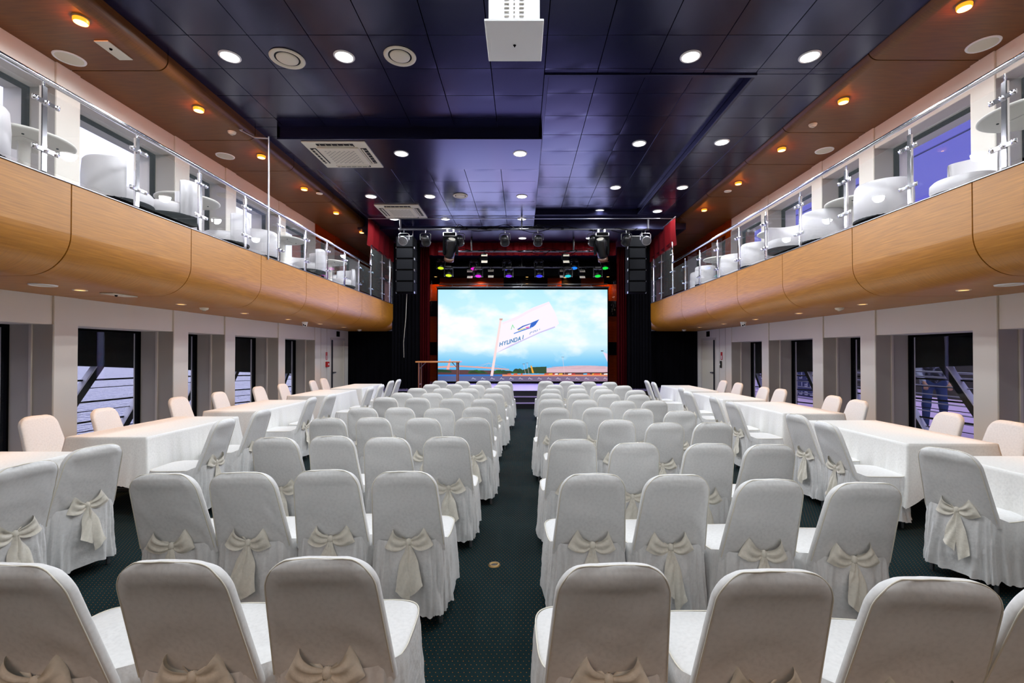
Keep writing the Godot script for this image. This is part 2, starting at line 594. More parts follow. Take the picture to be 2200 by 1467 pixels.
	for i in seams.size() - 1:
		var st := ST()
		var prof := PackedVector2Array()
		prof.append(Vector2(4.05, FT)); prof.append(Vector2(4.006, FT)); prof.append(Vector2(4.0, FT - 0.006))
		for k in 13:
			var a := PI / 2 * k / 12.0
			prof.append(Vector2(4.40 - 0.40 * cos(a), SOF + 0.37 - 0.37 * sin(a)))
		prof.append(Vector2(XW + 0.1, SOF)); prof.append(Vector2(XW + 0.1, SOF + 0.03))
		for k in 7:
			var a := PI / 2 * (6 - k) / 6.0
			prof.append(Vector2(4.42 - 0.37 * cos(a), SOF + 0.40 - 0.37 * sin(a)))
		panel_extrude(st, prof, sf, seams[i] + 0.006, seams[i + 1] - 0.006)
		part("front_panel", done(st), M.wood, bal)
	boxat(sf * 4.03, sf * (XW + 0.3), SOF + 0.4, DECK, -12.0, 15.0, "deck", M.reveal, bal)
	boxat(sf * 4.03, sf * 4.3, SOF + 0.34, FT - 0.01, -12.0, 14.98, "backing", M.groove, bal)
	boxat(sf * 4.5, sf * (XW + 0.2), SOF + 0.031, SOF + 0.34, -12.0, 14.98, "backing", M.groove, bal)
	boxat(sf * 3.995, sf * 4.05, FT, FT + 0.012, -12.0, 15.0, "edge_strip", M.steel, bal, 0.003)
	# ---- wood ceiling above the balcony
	var wc := thing("side_ceiling", "brown wood panelled ceiling with a rounded lip above the %s balcony" % nm, "ceiling", Vector3.ZERO, 0, "", "structure")
	var XL := 4.40 if s < 0 else 4.29
	var cs := [-12.0, 0.6, 1.9, 3.75, 5.75, 7.65, 8.95, 10.82, 12.6, 14.2, 16.0, 21.5]
	for i in cs.size() - 1:
		var st := ST()
		var prof := PackedVector2Array()
		prof.append(Vector2(XW + 0.3, CW)); prof.append(Vector2(XL + 0.13, CW))
		for k in 9:
			var a := PI / 2 * k / 8.0
			prof.append(Vector2(XL + 0.13 - 0.13 * sin(a), CW + 0.12 - 0.12 * cos(a)))
		prof.append(Vector2(XL, HG + 0.06)); prof.append(Vector2(XL + 0.03, HG + 0.06))
		prof.append(Vector2(XL + 0.03, CW + 0.13))
		for k in 5:
			var a := PI / 2 * (4 - k) / 4.0
			prof.append(Vector2(XL + 0.14 - 0.11 * sin(a), CW + 0.13 - 0.10 * cos(a)))
		prof.append(Vector2(XW + 0.3, CW + 0.03))
		panel_extrude(st, prof, sf, cs[i] + sh + 0.008, cs[i + 1] + sh - 0.008)
		part("ceiling_panel", done(st), M.shaded_wood, wc)
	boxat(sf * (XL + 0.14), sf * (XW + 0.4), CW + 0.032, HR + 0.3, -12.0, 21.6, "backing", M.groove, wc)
	# ---- railing
	var rl := thing("balcony_railing", "chrome and glass railing along the %s balcony edge" % nm, "railing")
	var st2 := ST()
	tube(st2, pv([Vector3(sf * 4.0, RAIL, 3.0), Vector3(sf * 4.0, RAIL, -12.3)]), 0.024, 12)
	tube(st2, pv([Vector3(sf * 4.0, RAIL, -12.3), Vector3(sf * 4.0, RAIL + 0.55, -12.32), Vector3(sf * 4.0, RAIL + 0.56, -12.36)]), 0.024, 10)
	part("handrail", done(st2), M.chrome, rl)
	var st3 := ST()
	tube(st3, pv([Vector3(sf * 4.0, RAIL + 0.56, -12.36), Vector3(sf * 4.0, RAIL + 0.54, -15.0)]), 0.012, 8)
	part("top_rail", done(st3), M.chrome, rl)
	var posts := []
	var d := (3.87 if s < 0 else 3.83) - 0.944 * 4
	while d < 12.0:
		posts.append(d)
		d += 0.944
	posts.append(12.33); posts.append(13.35); posts.append(14.1); posts.append(14.7)
	var pm := ST()
	abox(pm, Vector3(0, 0.36, 0), Vector3(0.03, 0.72, 0.05), 0.006)
	tube(pm, pv([Vector3(0, 0.70, 0), Vector3(0, 0.78, 0)]), 0.009, 8)
	var post_mesh := done(pm)
	var pt := ST()
	abox(pt, Vector3(0, 0.66, 0), Vector3(0.03, 1.32, 0.05), 0.006)
	var post_tall := done(pt)
	var cm := ST()
	abox(cm, Vector3(0, 0, 0), Vector3(0.014, 0.040, 0.22), 0.005)
	for z in [-0.088, 0.0, 0.088]:
		lathe(cm, [[0.0, 0.016], [0.016, 0.018], [0.022, 0.005], [0.022, -0.008], [0.0, -0.008]], 12, Vector3(0, 0, z), Basis(Vector3(0, 0, 1), PI / 2 * sf))
	var clamp_mesh := done(cm)
	var y0 := FT + 0.012
	for i in posts.size():
		var tall: bool = posts[i] > 12.1
		var p := part("post", post_tall if tall else post_mesh, M.chrome, rl, Vector3(sf * 4.0, y0, -posts[i]))
		for yy in ([0.18, 0.58] if not tall else [0.18, 0.62, 1.08]):
			part("clamp", clamp_mesh, M.chrome, p, Vector3(-sf * 0.022, yy, 0))
	for i in posts.size():
		var nxt: float = posts[i + 1] if i + 1 < posts.size() else 15.0
		var L: float = nxt - posts[i] - 0.075
		var tall: bool = posts[i] > 12.1
		var gh := 1.27 if tall else 0.66
		if L > 0.2:
			part("glass_panel", box(Vector3(0.010, gh, L), 0.002), M.glass, rl, Vector3(sf * 4.0, y0 + 0.03 + gh / 2, -(posts[i] + nxt) / 2))

func panel_extrude(st: SurfaceTool, prof: PackedVector2Array, sf: float, d0: float, d1: float):
	# closed xy outline (x mirrored by sf) swept along depth, smooth along the curve
	var n := prof.size()
	var area := 0.0
	for i in n:
		var a := prof[i]
		var b := prof[(i + 1) % n]
		area += a.x * b.y - b.x * a.y
	for i in n:
		var a := prof[i]
		var b := prof[(i + 1) % n]
		st.set_smooth_group(1 if a.distance_to(b) < 0.12 else (2 + i % 20))
		var nrm := Vector2(b.y - a.y, a.x - b.x).normalized() * (1.0 if area > 0 else -1.0)
		var m2 := (a + b) / 2 - nrm * 0.02
		quad(st, Vector3(sf * a.x, a.y, -d0), Vector3(sf * b.x, b.y, -d0), Vector3(sf * b.x, b.y, -d1), Vector3(sf * a.x, a.y, -d1), Vector3(sf * m2.x, m2.y, -(d0 + d1) / 2))
	st.set_smooth_group(-1)
	var idx := Geometry2D.triangulate_polygon(prof)
	for i in range(0, idx.size(), 3):
		for dd in [d0, d1]:
			var q := []
			for k in 3: q.append(Vector3(sf * prof[idx[i + k]].x, prof[idx[i + k]].y, -dd))
			tri(st, q[0], q[1], q[2], (q[0] + q[1] + q[2]) / 3 + Vector3(0, 0, -(d0 + d1) / 2 + dd) * 0.5)

func window(s: int, xg: float, a: float, b: float, y0: float, y1: float, nm: String, lev: String):
	var sf := float(s)
	var o := thing("window_%d" % win_n, "dark framed %s window number %d from the front of the photo in the %s wall" % [lev, (win_n - 1) % 13 + 1 if lev == "lower" else (win_n - 6) % 13 + 1, nm], "window", Vector3.ZERO, 0, "", "structure")
	win_n += 1
	var t := 0.035
	boxat(sf * (xg - 0.03), sf * (xg + 0.05), y0, y1, a, a + t, "window_frame", M.frame, o)
	boxat(sf * (xg - 0.03), sf * (xg + 0.05), y0, y1, b - t, b, "window_frame", M.frame, o)
	boxat(sf * (xg - 0.03), sf * (xg + 0.05), y1 - t, y1, a, b, "window_frame", M.frame, o)
	boxat(sf * (xg - 0.03), sf * (xg + 0.05), y0, y0 + t, a, b, "window_frame", M.frame, o)
	boxat(sf * (xg + 0.005), sf * (xg + 0.015), y0 + t, y1 - t, a + t, b - t, "pane", M.pane, o, 0.001)

func rear():
	# the end of the room behind the camera
	var w := boxat(-6.3, 6.4, 0.0, 5.7, -12.2, -12.0, "wall_rear", M.wall, self)
	tag(w, "plain off-white wall closing the room behind the camera", "wall", "", "structure")
	# unseen wood canopy with warm lamps, added to warm the nearest chair backs
	var b := thing("added_canopy", "added wood canopy with warm fill lamps just behind the camera", "canopy", Vector3.ZERO, 0, "", "structure")
	boxat(-4.0, 4.0, 2.42, 2.52, -2.1, -1.1, "canopy_board", M.wood, b)
	for x in [-4.0, 4.0]: boxat(x - 0.04, x + 0.04, 0.0, 5.3, -1.9, -1.8, "canopy_post", M.wood, b)
	var k := 0
	for x in [-3.0, -1.0, 1.0, 3.0]:
		soffit_light(Vector3(x, 2.42, 1.6), "added canopy behind camera, %s" % ["far left", "near left", "near right", "far right"][k], 3.6, true)
		k += 1
	# far end of the room
	var e := boxat(-6.3, 6.4, 0.0, 5.7, 21.6, 21.8, "wall_far", M.black, self)
	tag(e, "black wall closing the room behind the stage", "wall", "", "structure")
# ------------------------------------------------------------------ outside
func outside():
	var sea := ST()
	sea.set_smooth_group(0)
	var n := 60
	var rows := []
	for j in n:
		var r := PackedVector3Array()
		for i in n:
			var u := float(i) / (n - 1)
			var v := float(j) / (n - 1)
			var x := -7.4 - pow(u, 2.5) * 900.0
			var z := 40.0 - v * 200.0 - (v - 0.3) * u * 900.0
			r.append(Vector3(x, -1.9 + noise.get_noise_2d(x * 0.35, z * 0.5) * 0.10, z))
		rows.append(r)
	grid(sea, rows)
	var sm := mat(Color(0.42, 0.43, 0.60), 0.25, 0, 0.5)
	sm.normal_enabled = true
	var wn := ntex(0.03, 256, [Color(0, 0, 0), Color(0.5, 0.5, 0.5), Color(1, 1, 1)], 77, Vector2(1.6, 1.0), 5)
	var wi: Image = wn.get_image().duplicate()
	wi.convert(Image.FORMAT_RGBA8)
	wi.bump_map_to_normal_map(14.0)
	sm.normal_texture = ImageTexture.create_from_image(wi)
	sm.normal_scale = 1.8
	tripl(sm, Vector3.ONE * 0.16)
	sm.albedo_texture = ntex(0.05, 256, [Color(0.40, 0.42, 0.52), Color(0.80, 0.80, 0.86), Color(1, 1, 1)], 78, Vector2(2.4, 0.8), 5)
	var so := part("sea", done(sea), sm, self)
	tag(so, "rippled grey-lavender sea water outside the left windows", "water", "", "stuff")
	for s in [-1, 1]:
		var sf := float(s)
		var nm := "left" if s < 0 else "right"
		# dark outer plating: its lower edge falls towards the bow
		var o := thing("outer_plating", "dark ship side plating hanging above the outer rails on the %s side" % nm, "ship plating", Vector3.ZERO, 0, "", "structure")
		var st := ST()
		var q := []
		for p in [[-4.0, 2.17], [24.0, 0.33]]:
			q.append(p)
		for k in 8:
			var d0 := -4.0 + 3.5 * k
			var d1 := d0 + 3.49
			var y0 := 1.6 - 0.205 - 0.064 * (d0 - 7.24)
			var y1 := 1.6 - 0.205 - 0.064 * (d1 - 7.24)
			st = ST()
			st.set_smooth_group(-1)
			var cen := Vector3(sf * 7.0, 2.0, -(d0 + d1) / 2)
			var P := func(x, top, far): return Vector3(sf * x, 2.95 if top else (y1 if far else y0), -(d1 if far else d0))
			quad(st, P.call(6.9, 0, 0), P.call(6.9, 0, 1), P.call(6.9, 1, 1), P.call(6.9, 1, 0), cen)
			quad(st, P.call(7.1, 0, 0), P.call(7.1, 0, 1), P.call(7.1, 1, 1), P.call(7.1, 1, 0), cen)
			quad(st, P.call(6.9, 0, 0), P.call(6.9, 0, 1), P.call(7.1, 0, 1), P.call(7.1, 0, 0), cen)
			quad(st, P.call(6.9, 0, 0), P.call(7.1, 0, 0), P.call(7.1, 1, 0), P.call(6.9, 1, 0), cen)
			quad(st, P.call(6.9, 0, 1), P.call(7.1, 0, 1), P.call(7.1, 1, 1), P.call(6.9, 1, 1), cen)
			part("plate", done(st), M.hull, o)
		boxat(sf * 6.05, sf * 7.15, 2.9, 3.0, -4.0, 24.0, "side_deck", M.hull, o)
		# braces and cable rails
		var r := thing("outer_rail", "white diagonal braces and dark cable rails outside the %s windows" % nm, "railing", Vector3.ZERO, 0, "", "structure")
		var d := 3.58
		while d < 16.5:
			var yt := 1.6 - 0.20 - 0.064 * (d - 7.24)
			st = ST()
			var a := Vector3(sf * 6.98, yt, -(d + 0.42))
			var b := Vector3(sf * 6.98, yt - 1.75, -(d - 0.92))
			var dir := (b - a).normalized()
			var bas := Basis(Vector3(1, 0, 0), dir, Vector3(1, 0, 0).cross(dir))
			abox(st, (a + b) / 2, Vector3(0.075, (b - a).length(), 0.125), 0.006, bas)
			var bm := part("brace", done(st), M.frame, r)  # coloured dark to stand for the shaded inner face of the brace
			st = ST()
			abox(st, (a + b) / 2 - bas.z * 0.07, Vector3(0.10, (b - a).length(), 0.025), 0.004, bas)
			part("painted_lit_top", done(st), M.brace, bm)  # white strip painted as the sky-lit top face of the brace
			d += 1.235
		var ys := [1.10, 0.97, 0.75, 0.60, 0.43, 0.28, 0.12, -0.05]
		for k in ys.size():
			st = ST()
			tube(st, pv([Vector3(sf * 7.0, ys[k] + 0.16, 0), Vector3(sf * 7.0, ys[k] + 0.03, -9), Vector3(sf * 7.0, ys[k] - 0.3, -17)]), 0.016 if k % 2 == 0 else 0.007, 6)
			part("cable_rail", done(st), M.frame, r)
	# quay on the right
	var quay := boxat(7.6, 60.0, -1.8, 0.05, -12.0, 70.0, "quay", mat(Color(0.80, 0.70, 0.84), 0.85), self)
	tag(quay, "pale violet concrete quay outside the right windows", "quay", "", "structure")
	var qr := thing("quay_railing", "silver tube railing with flat posts on the quay outside", "railing")
	for d in [5.5, 7.55, 9.6, 11.6, 13.6]:
		boxat(8.02, 8.06, 0.05, 1.22, d, d + 0.10, "post", M.steel, qr)
	for y in [1.22, 1.12, 0.95, 0.78, 0.62, 0.45, 0.3]:
		var st := ST()
		tube(st, pv([Vector3(8.0, y, -4.5), Vector3(8.0, y, -14.5)]), 0.018 if y > 1.0 else 0.012, 8)
		part("rail", done(st), M.steel, qr)
	# terminal building
	var tb := thing("terminal_building", "violet-blue panelled building rising beyond the quay", "building", Vector3.ZERO, 0, "", "structure")
	var fm := mat(Color(0.36, 0.34, 0.78), 0.5)
	var fd := mat(Color(0.16, 0.16, 0.30), 0.5)
	boxat(14.2, 20.0, 0.05, 3.3, -4.0, 40.0, "base_wall", mat(Color(0.10, 0.07, 0.065), 0.8), tb)
	boxat(14.0, 20.0, 3.3, 14.0, -4.0, 40.0, "core", M.groove, tb)
	for k in 16:
		for j in 4:
			var d0 := -4.0 + 2.6 * k
			boxat(13.9, 14.0, 3.35 + j * 2.6, 3.35 + j * 2.6 + 2.56, d0 + 0.03, d0 + 2.57, "facade_panel", fd if j == 3 else fm, tb, 0.02)
	# sign board and lattice seen low through the far right windows
	var sb := thing("quay_sign", "blue notice board with rows of white lettering out on the quay", "sign")
	boxat(9.6, 9.68, 0.1, 1.05, 14.6, 17.2, "board", mat(Color(0.10, 0.16, 0.42), 0.5), sb)
	var wm := mat(Color(0.8, 0.82, 0.9), 0.5)
	var st := ST()
	var r3 := RandomNumberGenerator.new()
	r3.seed = 4
	for row in 3:
		for k in 8:
			var d := 14.75 + k * 0.3
			var y := 0.82 - row * 0.3
			var h: float = [0.22, 0.13, 0.10][row]
			abox(st, Vector3(9.59, y, -d), Vector3(0.012, h, 0.03), 0.002)
			for m in 3:
				if r3.randf() < 0.6: abox(st, Vector3(9.59, y + h * (m - 1) * 0.45, -(d + 0.07)), Vector3(0.012, 0.03, 0.15), 0.002)
	part("lettering", done(st), wm, sb)
	for d in [14.9, 16.9]: boxat(9.62, 9.7, 0.05, 0.12, d, d + 0.1, "foot", M.frame, sb)
	var la := thing("quay_lattice", "white lattice screen standing on the quay", "screen")
	for k in 9: boxat(10.0, 10.04, 0.05, 1.35, 19.0 + k * 0.27, 19.05 + k * 0.27, "upright", wm, la)
	for y in [0.1, 0.5, 0.9, 1.3]: boxat(9.97, 10.0, y, y + 0.05, 18.95, 21.25, "crossbar", wm, la)
	person()

# ------------------------------------------------------------------ a figure on the quay
func nets(st: SurfaceTool, bones: Array, cell: float, k := 0.03):
	# bones: [a, b, ra, rb]; surface nets of the smooth union
	var lo := Vector3.INF
	var hi := -Vector3.INF
	for b in bones:
		for e in 2:
			lo = lo.min(b[e] - Vector3.ONE * (b[2 + e] + 0.05))
			hi = hi.max(b[e] + Vector3.ONE * (b[2 + e] + 0.05))
	var s := Vector3i(((hi - lo) / cell).ceil()) + Vector3i.ONE * 2
	var f := PackedFloat32Array()
	f.resize(s.x * s.y * s.z)
	f.fill(1.0)
	for b in bones:
		var rr: float = maxf(b[2], b[3]) + 0.05
		var l2: Vector3 = (b[0] as Vector3).min(b[1]) - Vector3.ONE * rr
		var h2: Vector3 = (b[0] as Vector3).max(b[1]) + Vector3.ONE * rr
		var i0 := Vector3i((l2 - lo) / cell)
		var i1 := Vector3i((h2 - lo) / cell) + Vector3i.ONE
		var ba: Vector3 = b[1] - b[0]
		var den := maxf(ba.length_squared(), 1e-9)
		for z in range(maxi(i0.z, 0), mini(i1.z + 1, s.z)):
			for y in range(maxi(i0.y, 0), mini(i1.y + 1, s.y)):
				for x in range(maxi(i0.x, 0), mini(i1.x + 1, s.x)):
					var p := lo + Vector3(x, y, z) * cell
					var h := clampf((p - b[0]).dot(ba) / den, 0, 1)
					var dd: float = (p - b[0] - ba * h).length() - lerpf(b[2], b[3], h)
					var id := x + s.x * (y + s.y * z)
					var o := f[id]
					var w := maxf(k - absf(o - dd), 0.0) / k
					f[id] = minf(o, dd) - w * w * k * 0.25
	var vid := {}
	var vs := []
	for z in s.z - 1:
		for y in s.y - 1:
			for x in s.x - 1:
				var id := x + s.x * (y + s.y * z)
				var c := Vector3.ZERO
				var cnt := 0
				var v := []
				for q in 8: v.append(f[id + (q & 1) + s.x * (((q >> 1) & 1) + s.y * (q >> 2))])
				if (v.max() < 0) or (v.min() >= 0): continue
				for q in 8:
					for ax in 3:
						var q2 := q | (1 << ax)
						if q2 != q and (v[q] < 0) != (v[q2] < 0):
							var t: float = v[q] / (v[q] - v[q2])
							var pa := Vector3(q & 1, (q >> 1) & 1, q >> 2)
							var pb := Vector3(q2 & 1, (q2 >> 1) & 1, q2 >> 2)
							c += pa.lerp(pb, t)
							cnt += 1
				vid[id] = vs.size()
				vs.append(lo + (Vector3(x, y, z) + c / cnt) * cell)
	st.set_smooth_group(0)
	var off := [1, s.x, s.x * s.y]
	for id in vid:
		for ax in 3:
			var u: int = off[(ax + 1) % 3]
			var w: int = off[(ax + 2) % 3]
			var a0: float = f[id]
			var b0: float = f[id + off[ax]]
			if (a0 < 0) != (b0 < 0) and vid.has(id - u) and vid.has(id - w) and vid.has(id - u - w):
				var q := [vs[vid[id]], vs[vid[id - u]], vs[vid[id - u - w]], vs[vid[id - w]]]
				for t in ([0, 2, 1, 0, 3, 2] if a0 < 0 else [0, 1, 2, 0, 2, 3]): st.add_vertex(q[t])

func person():
	var at := Vector3(8.42, 0.05, -9.5)
	var o := thing("person", "person in grey jacket, patterned dark shirt and blue jeans leaning forward on the quay", "person", at, 2.55)
	var V := func(x, y, z): return Vector3(x, y, z)
	var skin := mat(Color(0.72, 0.54, 0.44), 0.55)
	var st := ST()
	# head, neck, forearm ends
	var hc := Vector3(0.0, 1.60, -0.10)
	nets(st, [[hc + Vector3(0, 0.03, 0.01), hc + Vector3(0, 0.02, 0.0), 0.092, 0.092], [hc + Vector3(0, -0.05, -0.03), hc + Vector3(0, -0.07, -0.045), 0.062, 0.045], [hc + Vector3(0, -0.1, 0.03), V.call(0, 1.40, 0.0), 0.055, 0.06], [hc + Vector3(0, 0.0, -0.09), hc + Vector3(0, -0.03, -0.108), 0.012, 0.016], [hc + Vector3(-0.088, 0.0, 0.0), hc + Vector3(-0.09, -0.03, 0.0), 0.014, 0.01], [hc + Vector3(0.088, 0.0, 0.0), hc + Vector3(0.09, -0.03, 0.0), 0.014, 0.01], [hc + Vector3(-0.025, -0.075, -0.085), hc + Vector3(0.025, -0.075, -0.085), 0.009, 0.009]], 0.010, 0.02)
	for sx in [-1.0, 1.0]:
		var wr := Vector3(sx * 0.20, 0.95, -0.28)
		var pal := wr + Vector3(-sx * 0.02, -0.06, -0.05)
		var bn := [[wr, pal, 0.028, 0.036]]
		for k in 4:
			var f0: Vector3 = pal + Vector3((k - 1.5) * 0.019, -0.02, -0.02)
			var f1: Vector3 = f0 + Vector3(0, -0.035, -0.012)
			var L: float = [0.026, 0.034, 0.031, 0.022][k]
			bn.append([f0, f1, 0.010, 0.009])
			bn.append([f1, f1 + Vector3(0, -L, 0.018), 0.009, 0.007])
		bn.append([pal + Vector3(-sx * 0.03, 0.01, 0), pal + Vector3(-sx * 0.055, -0.03, -0.02), 0.011, 0.009])
		nets(st, bn, 0.006, 0.008)
	part("body", done(st), skin, o)
	st = ST()
	nets(st, [[hc + Vector3(0, 0.06, 0.03), hc + Vector3(0, 0.02, 0.05), 0.09, 0.085], [hc + Vector3(-0.05, 0.08, -0.03), hc + Vector3(0.05, 0.08, -0.03), 0.05, 0.05]], 0.012, 0.02)
	part("hair", done(st), mat(Color(0.05, 0.04, 0.035), 0.7), o)
	st = ST()
	nets(st, [[V.call(0, 1.0, 0.04), V.call(0, 1.2, 0.0), 0.15, 0.14], [V.call(-0.08, 1.3, -0.02), V.call(0.08, 1.3, -0.02), 0.13, 0.13], [V.call(-0.17, 1.38, 0.0), V.call(0.17, 1.38, 0.0), 0.07, 0.07]], 0.018, 0.05)
	part("shirt", done(st), shirt_mat(), o)
	st = ST()
	for sx in [-1.0, 1.0]:
		nets(st, [[V.call(sx * 0.19, 1.38, 0.02), V.call(sx * 0.27, 1.14, -0.02), 0.075, 0.062], [V.call(sx * 0.27, 1.14, -0.02), V.call(sx * 0.205, 0.97, -0.25), 0.06, 0.045], [V.call(sx * 0.16, 1.36, 0.06), V.call(sx * 0.15, 0.92, 0.10), 0.075, 0.075], [V.call(sx * 0.05, 1.34, 0.09), V.call(sx * 0.05, 0.92, 0.13), 0.08, 0.08]], 0.018, 0.04)
	part("jacket", done(st), mat(Color(0.62, 0.64, 0.70), 0.8), o)
	st = ST()
	for sx in [-1.0, 1.0]:
		nets(st, [[V.call(0, 0.95, 0.04), V.call(sx * 0.07, 0.92, 0.04), 0.13, 0.13], [V.call(sx * 0.1, 0.86, 0.04), V.call(sx * 0.13, 0.48, 0.0), 0.095, 0.07], [V.call(sx * 0.13, 0.48, 0.0), V.call(sx * 0.14, 0.08, 0.04), 0.072, 0.055]], 0.018, 0.04)
	part("jeans", done(st), mat(Color(0.12, 0.22, 0.42), 0.8), o)
	for sx in [-1.0, 1.0]:
		st = ST()
		nets(st, [[V.call(sx * 0.14, 0.045, 0.06), V.call(sx * 0.15, 0.04, -0.14), 0.045, 0.04]], 0.012, 0.02)
		part("shoe", done(st), mat(Color(0.06, 0.06, 0.07), 0.6), o)

func shirt_mat() -> StandardMaterial3D:
	var m := mat(Color(1, 1, 1), 0.8)
	m.albedo_texture = ntex(0.06, 64, [Color(0.03, 0.04, 0.10), Color(0.08, 0.09, 0.16), Color(0.8, 0.8, 0.9)], 9)
	tripl(m, Vector3.ONE * 2.5)
	m.uv1_world_triplanar = false
	return m

# ------------------------------------------------------------------ lamps and other ceiling fittings
func spot(parent: Node3D, at: Vector3, c: Color, energy: float, angle: float, size: float):
	var l := SpotLight3D.new()
	l.name = "lamp_light"
	l.position = at
	l.rotation.x = -PI / 2
	l.light_color = c
	l.light_energy = energy
	l.spot_angle = angle
	l.spot_angle_attenuation = 0.7 if angle < 85.0 else 0.25
	l.spot_range = 30.0
	l.spot_attenuation = 2.0
	l.light_size = size
	l.shadow_enabled = true
	parent.add_child(l, true)

func omni(parent: Node3D, at: Vector3, c: Color, energy: float, size: float):
	var l := OmniLight3D.new()
	l.name = "lamp_light"
	l.position = at
	l.light_color = c
	l.light_energy = energy
	l.omni_range = 20.0
	l.omni_attenuation = 2.0
	l.light_size = size
	l.shadow_enabled = true
	parent.add_child(l, true)

var COOL := Color(0.96, 0.98, 1.0)
var WARM := Color(1.0, 0.69, 0.37)
var meshes := {}

func downlight(p: Vector3, label: String, energy := 1.0):
	var o := thing("ceiling_downlight", label, "ceiling light", p, 0, "cool white downlights in the navy ceiling")
	if not meshes.has("dl"):
		var st := ST()
		lathe(st, [[0.104, -0.004], [0.108, -0.010], [0.122, -0.008], [0.128, 0.0], [0.128, 0.01]], 28)
		meshes.dl_ring = done(st)
		st = ST()
		lathe(st, [[0.0, -0.007], [0.05, -0.0068], [0.105, -0.005]], 28)
		meshes.dl = done(st)
	part("trim_ring", meshes.dl_ring, M.white_bright, o)
	part("lens", meshes.dl, M.cool, o)
	spot(o, Vector3(0, -0.03, 0), COOL, energy, 88.5, 0.1)

func soffit_light(p: Vector3, where: String, energy := 0.5, hidden := false):
	var o := thing("soffit_downlight", "small warm recessed downlight in wood soffit, %s" % where, "ceiling light", p, 0, "warm downlights under the balconies")
	if not meshes.has("sl"):
		var st := ST()
		lathe(st, [[0.048, -0.002], [0.052, -0.007], [0.062, -0.006], [0.066, 0.0]], 24)
		meshes.sl_ring = done(st)
		st = ST()
		lathe(st, [[0.0, -0.004], [0.03, -0.0038], [0.049, -0.003]], 24)
		meshes.sl = done(st)
	part("trim_ring", meshes.sl_ring, M.ivory, o)
	part("lens", meshes.sl, M.warm_soft, o)
	spot(o, Vector3(0, -0.025, 0), WARM, energy, 42.0 if not hidden else 70.0, 0.045)

func lip_light(p: Vector3, label: String):
	var o := thing("amber_lamp", label, "ceiling light", p, 0, "amber lamps in the wood ceilings above the balconies")
	if not meshes.has("ll"):
		var st := ST()
		lathe(st, [[0.0, -0.055], [0.05, -0.055], [0.060, -0.051]], 24)
		meshes.ll = done(st)
		st = ST()
		lathe(st, [[0.066, -0.014], [0.074, -0.012], [0.078, 0.0]], 24)
		meshes.ll_ring = done(st)
		st = ST()
		lathe(st, [[0.060, -0.051], [0.066, -0.040], [0.067, -0.012]], 24)
		meshes.ll_side = done(st)
	part("lamp_glass", meshes.ll, M.warm, o)
	part("lamp_side", meshes.ll_side, M.amber, o)
	part("trim_ring", meshes.ll_ring, M.brass, o)
	omni(o, Vector3(0, -0.035, 0), Color(1.0, 0.52, 0.15), 0.17, 0.03)

func grille(p: Vector3, r: float, label: String, called := "ceiling_speaker", cat := "speaker"):
	var o := thing(called, label, cat, p, 0, "round white ceiling speakers" if called == "ceiling_speaker" else "")
	var st := ST()
	lathe(st, [[r * 0.84, -0.006], [r * 0.88, -0.012], [r * 0.97, -0.010], [r, 0.0]], 32)
	part("rim", done(st), M.white_bright, o)
	st = ST()
	lathe(st, [[0.0, -0.009], [r * 0.5, -0.008], [r * 0.85, -0.006]], 32)
	part("grille", done(st), M.ivory, o)

func diffuser(p: Vector3, r: float, label: String):
	var o := thing("air_diffuser", label, "air vent", p, 0, "round air diffusers in the navy ceiling")
	var st := ST()
	lathe(st, [[r * 0.72, 0.0], [r * 0.80, -0.014], [r * 0.97, -0.012], [r, 0.0]], 36)
	part("outer_ring", done(st), M.ivory, o)
	st = ST()
	lathe(st, [[0.0, -0.018], [r * 0.5, -0.017], [r * 0.60, -0.010], [r * 0.62, 0.0]], 36)
	part("disc", done(st), M.ivory, o)
	st = ST()
	lathe(st, [[r * 0.62, 0.002], [r * 0.73, 0.002]], 36)
	part("slot", done(st), M.groove, o)

func detector(p: Vector3, label: String):
	var o := thing("smoke_detector", label, "smoke detector", p, 0, "smoke detectors")
	var st := ST()
	lathe(st, [[0.0, -0.050], [0.022, -0.048], [0.026, -0.036], [0.048, -0.030], [0.056, -0.020], [0.058, -0.008], [0.062, -0.004], [0.062, 0.0]], 28)
	part("housing", done(st), M.ivory, o)
	st = ST()
	lathe(st, [[0.020, -0.0505], [0.026, -0.049], [0.024, -0.044]], 20)
	part("sensor_ring", done(st), M.reveal, o)

func camera_dome(p: Vector3, label: String, s: float):
	var o := thing("dome_camera", label, "camera", p)
	var st := ST()
	lathe(st, [[0.0, -0.105], [0.03, -0.10], [0.045, -0.085], [0.055, -0.03], [0.062, -0.02], [0.064, 0.0]], 28)
	part("housing", done(st), M.white_bright, o)
	for k in 2:
		st = ST()
		lathe(st, [[0.0, 0.004], [0.014, 0.002], [0.017, -0.006]], 16, Vector3(s * 0.016 * (k * 2 - 1) + s * 0.01, -0.066 - 0.016 * k, 0.048 - 0.006 * k), Basis(Vector3.RIGHT, 1.75))
		part("lens", done(st), M.black, o)

func hatch(p: Vector3, label: String):
	var o := thing("ceiling_hatch", label, "access panel", p)
	part("plate", box(Vector3(0.16, 0.012, 0.34), 0.004), M.ivory, o, Vector3(0, -0.006, 0))
	var st := ST()
	lathe(st, [[0.0, -0.03], [0.012, -0.026], [0.016, -0.012]], 14, Vector3(0.0, 0, 0.04))
	part("knob", done(st), M.black, o)

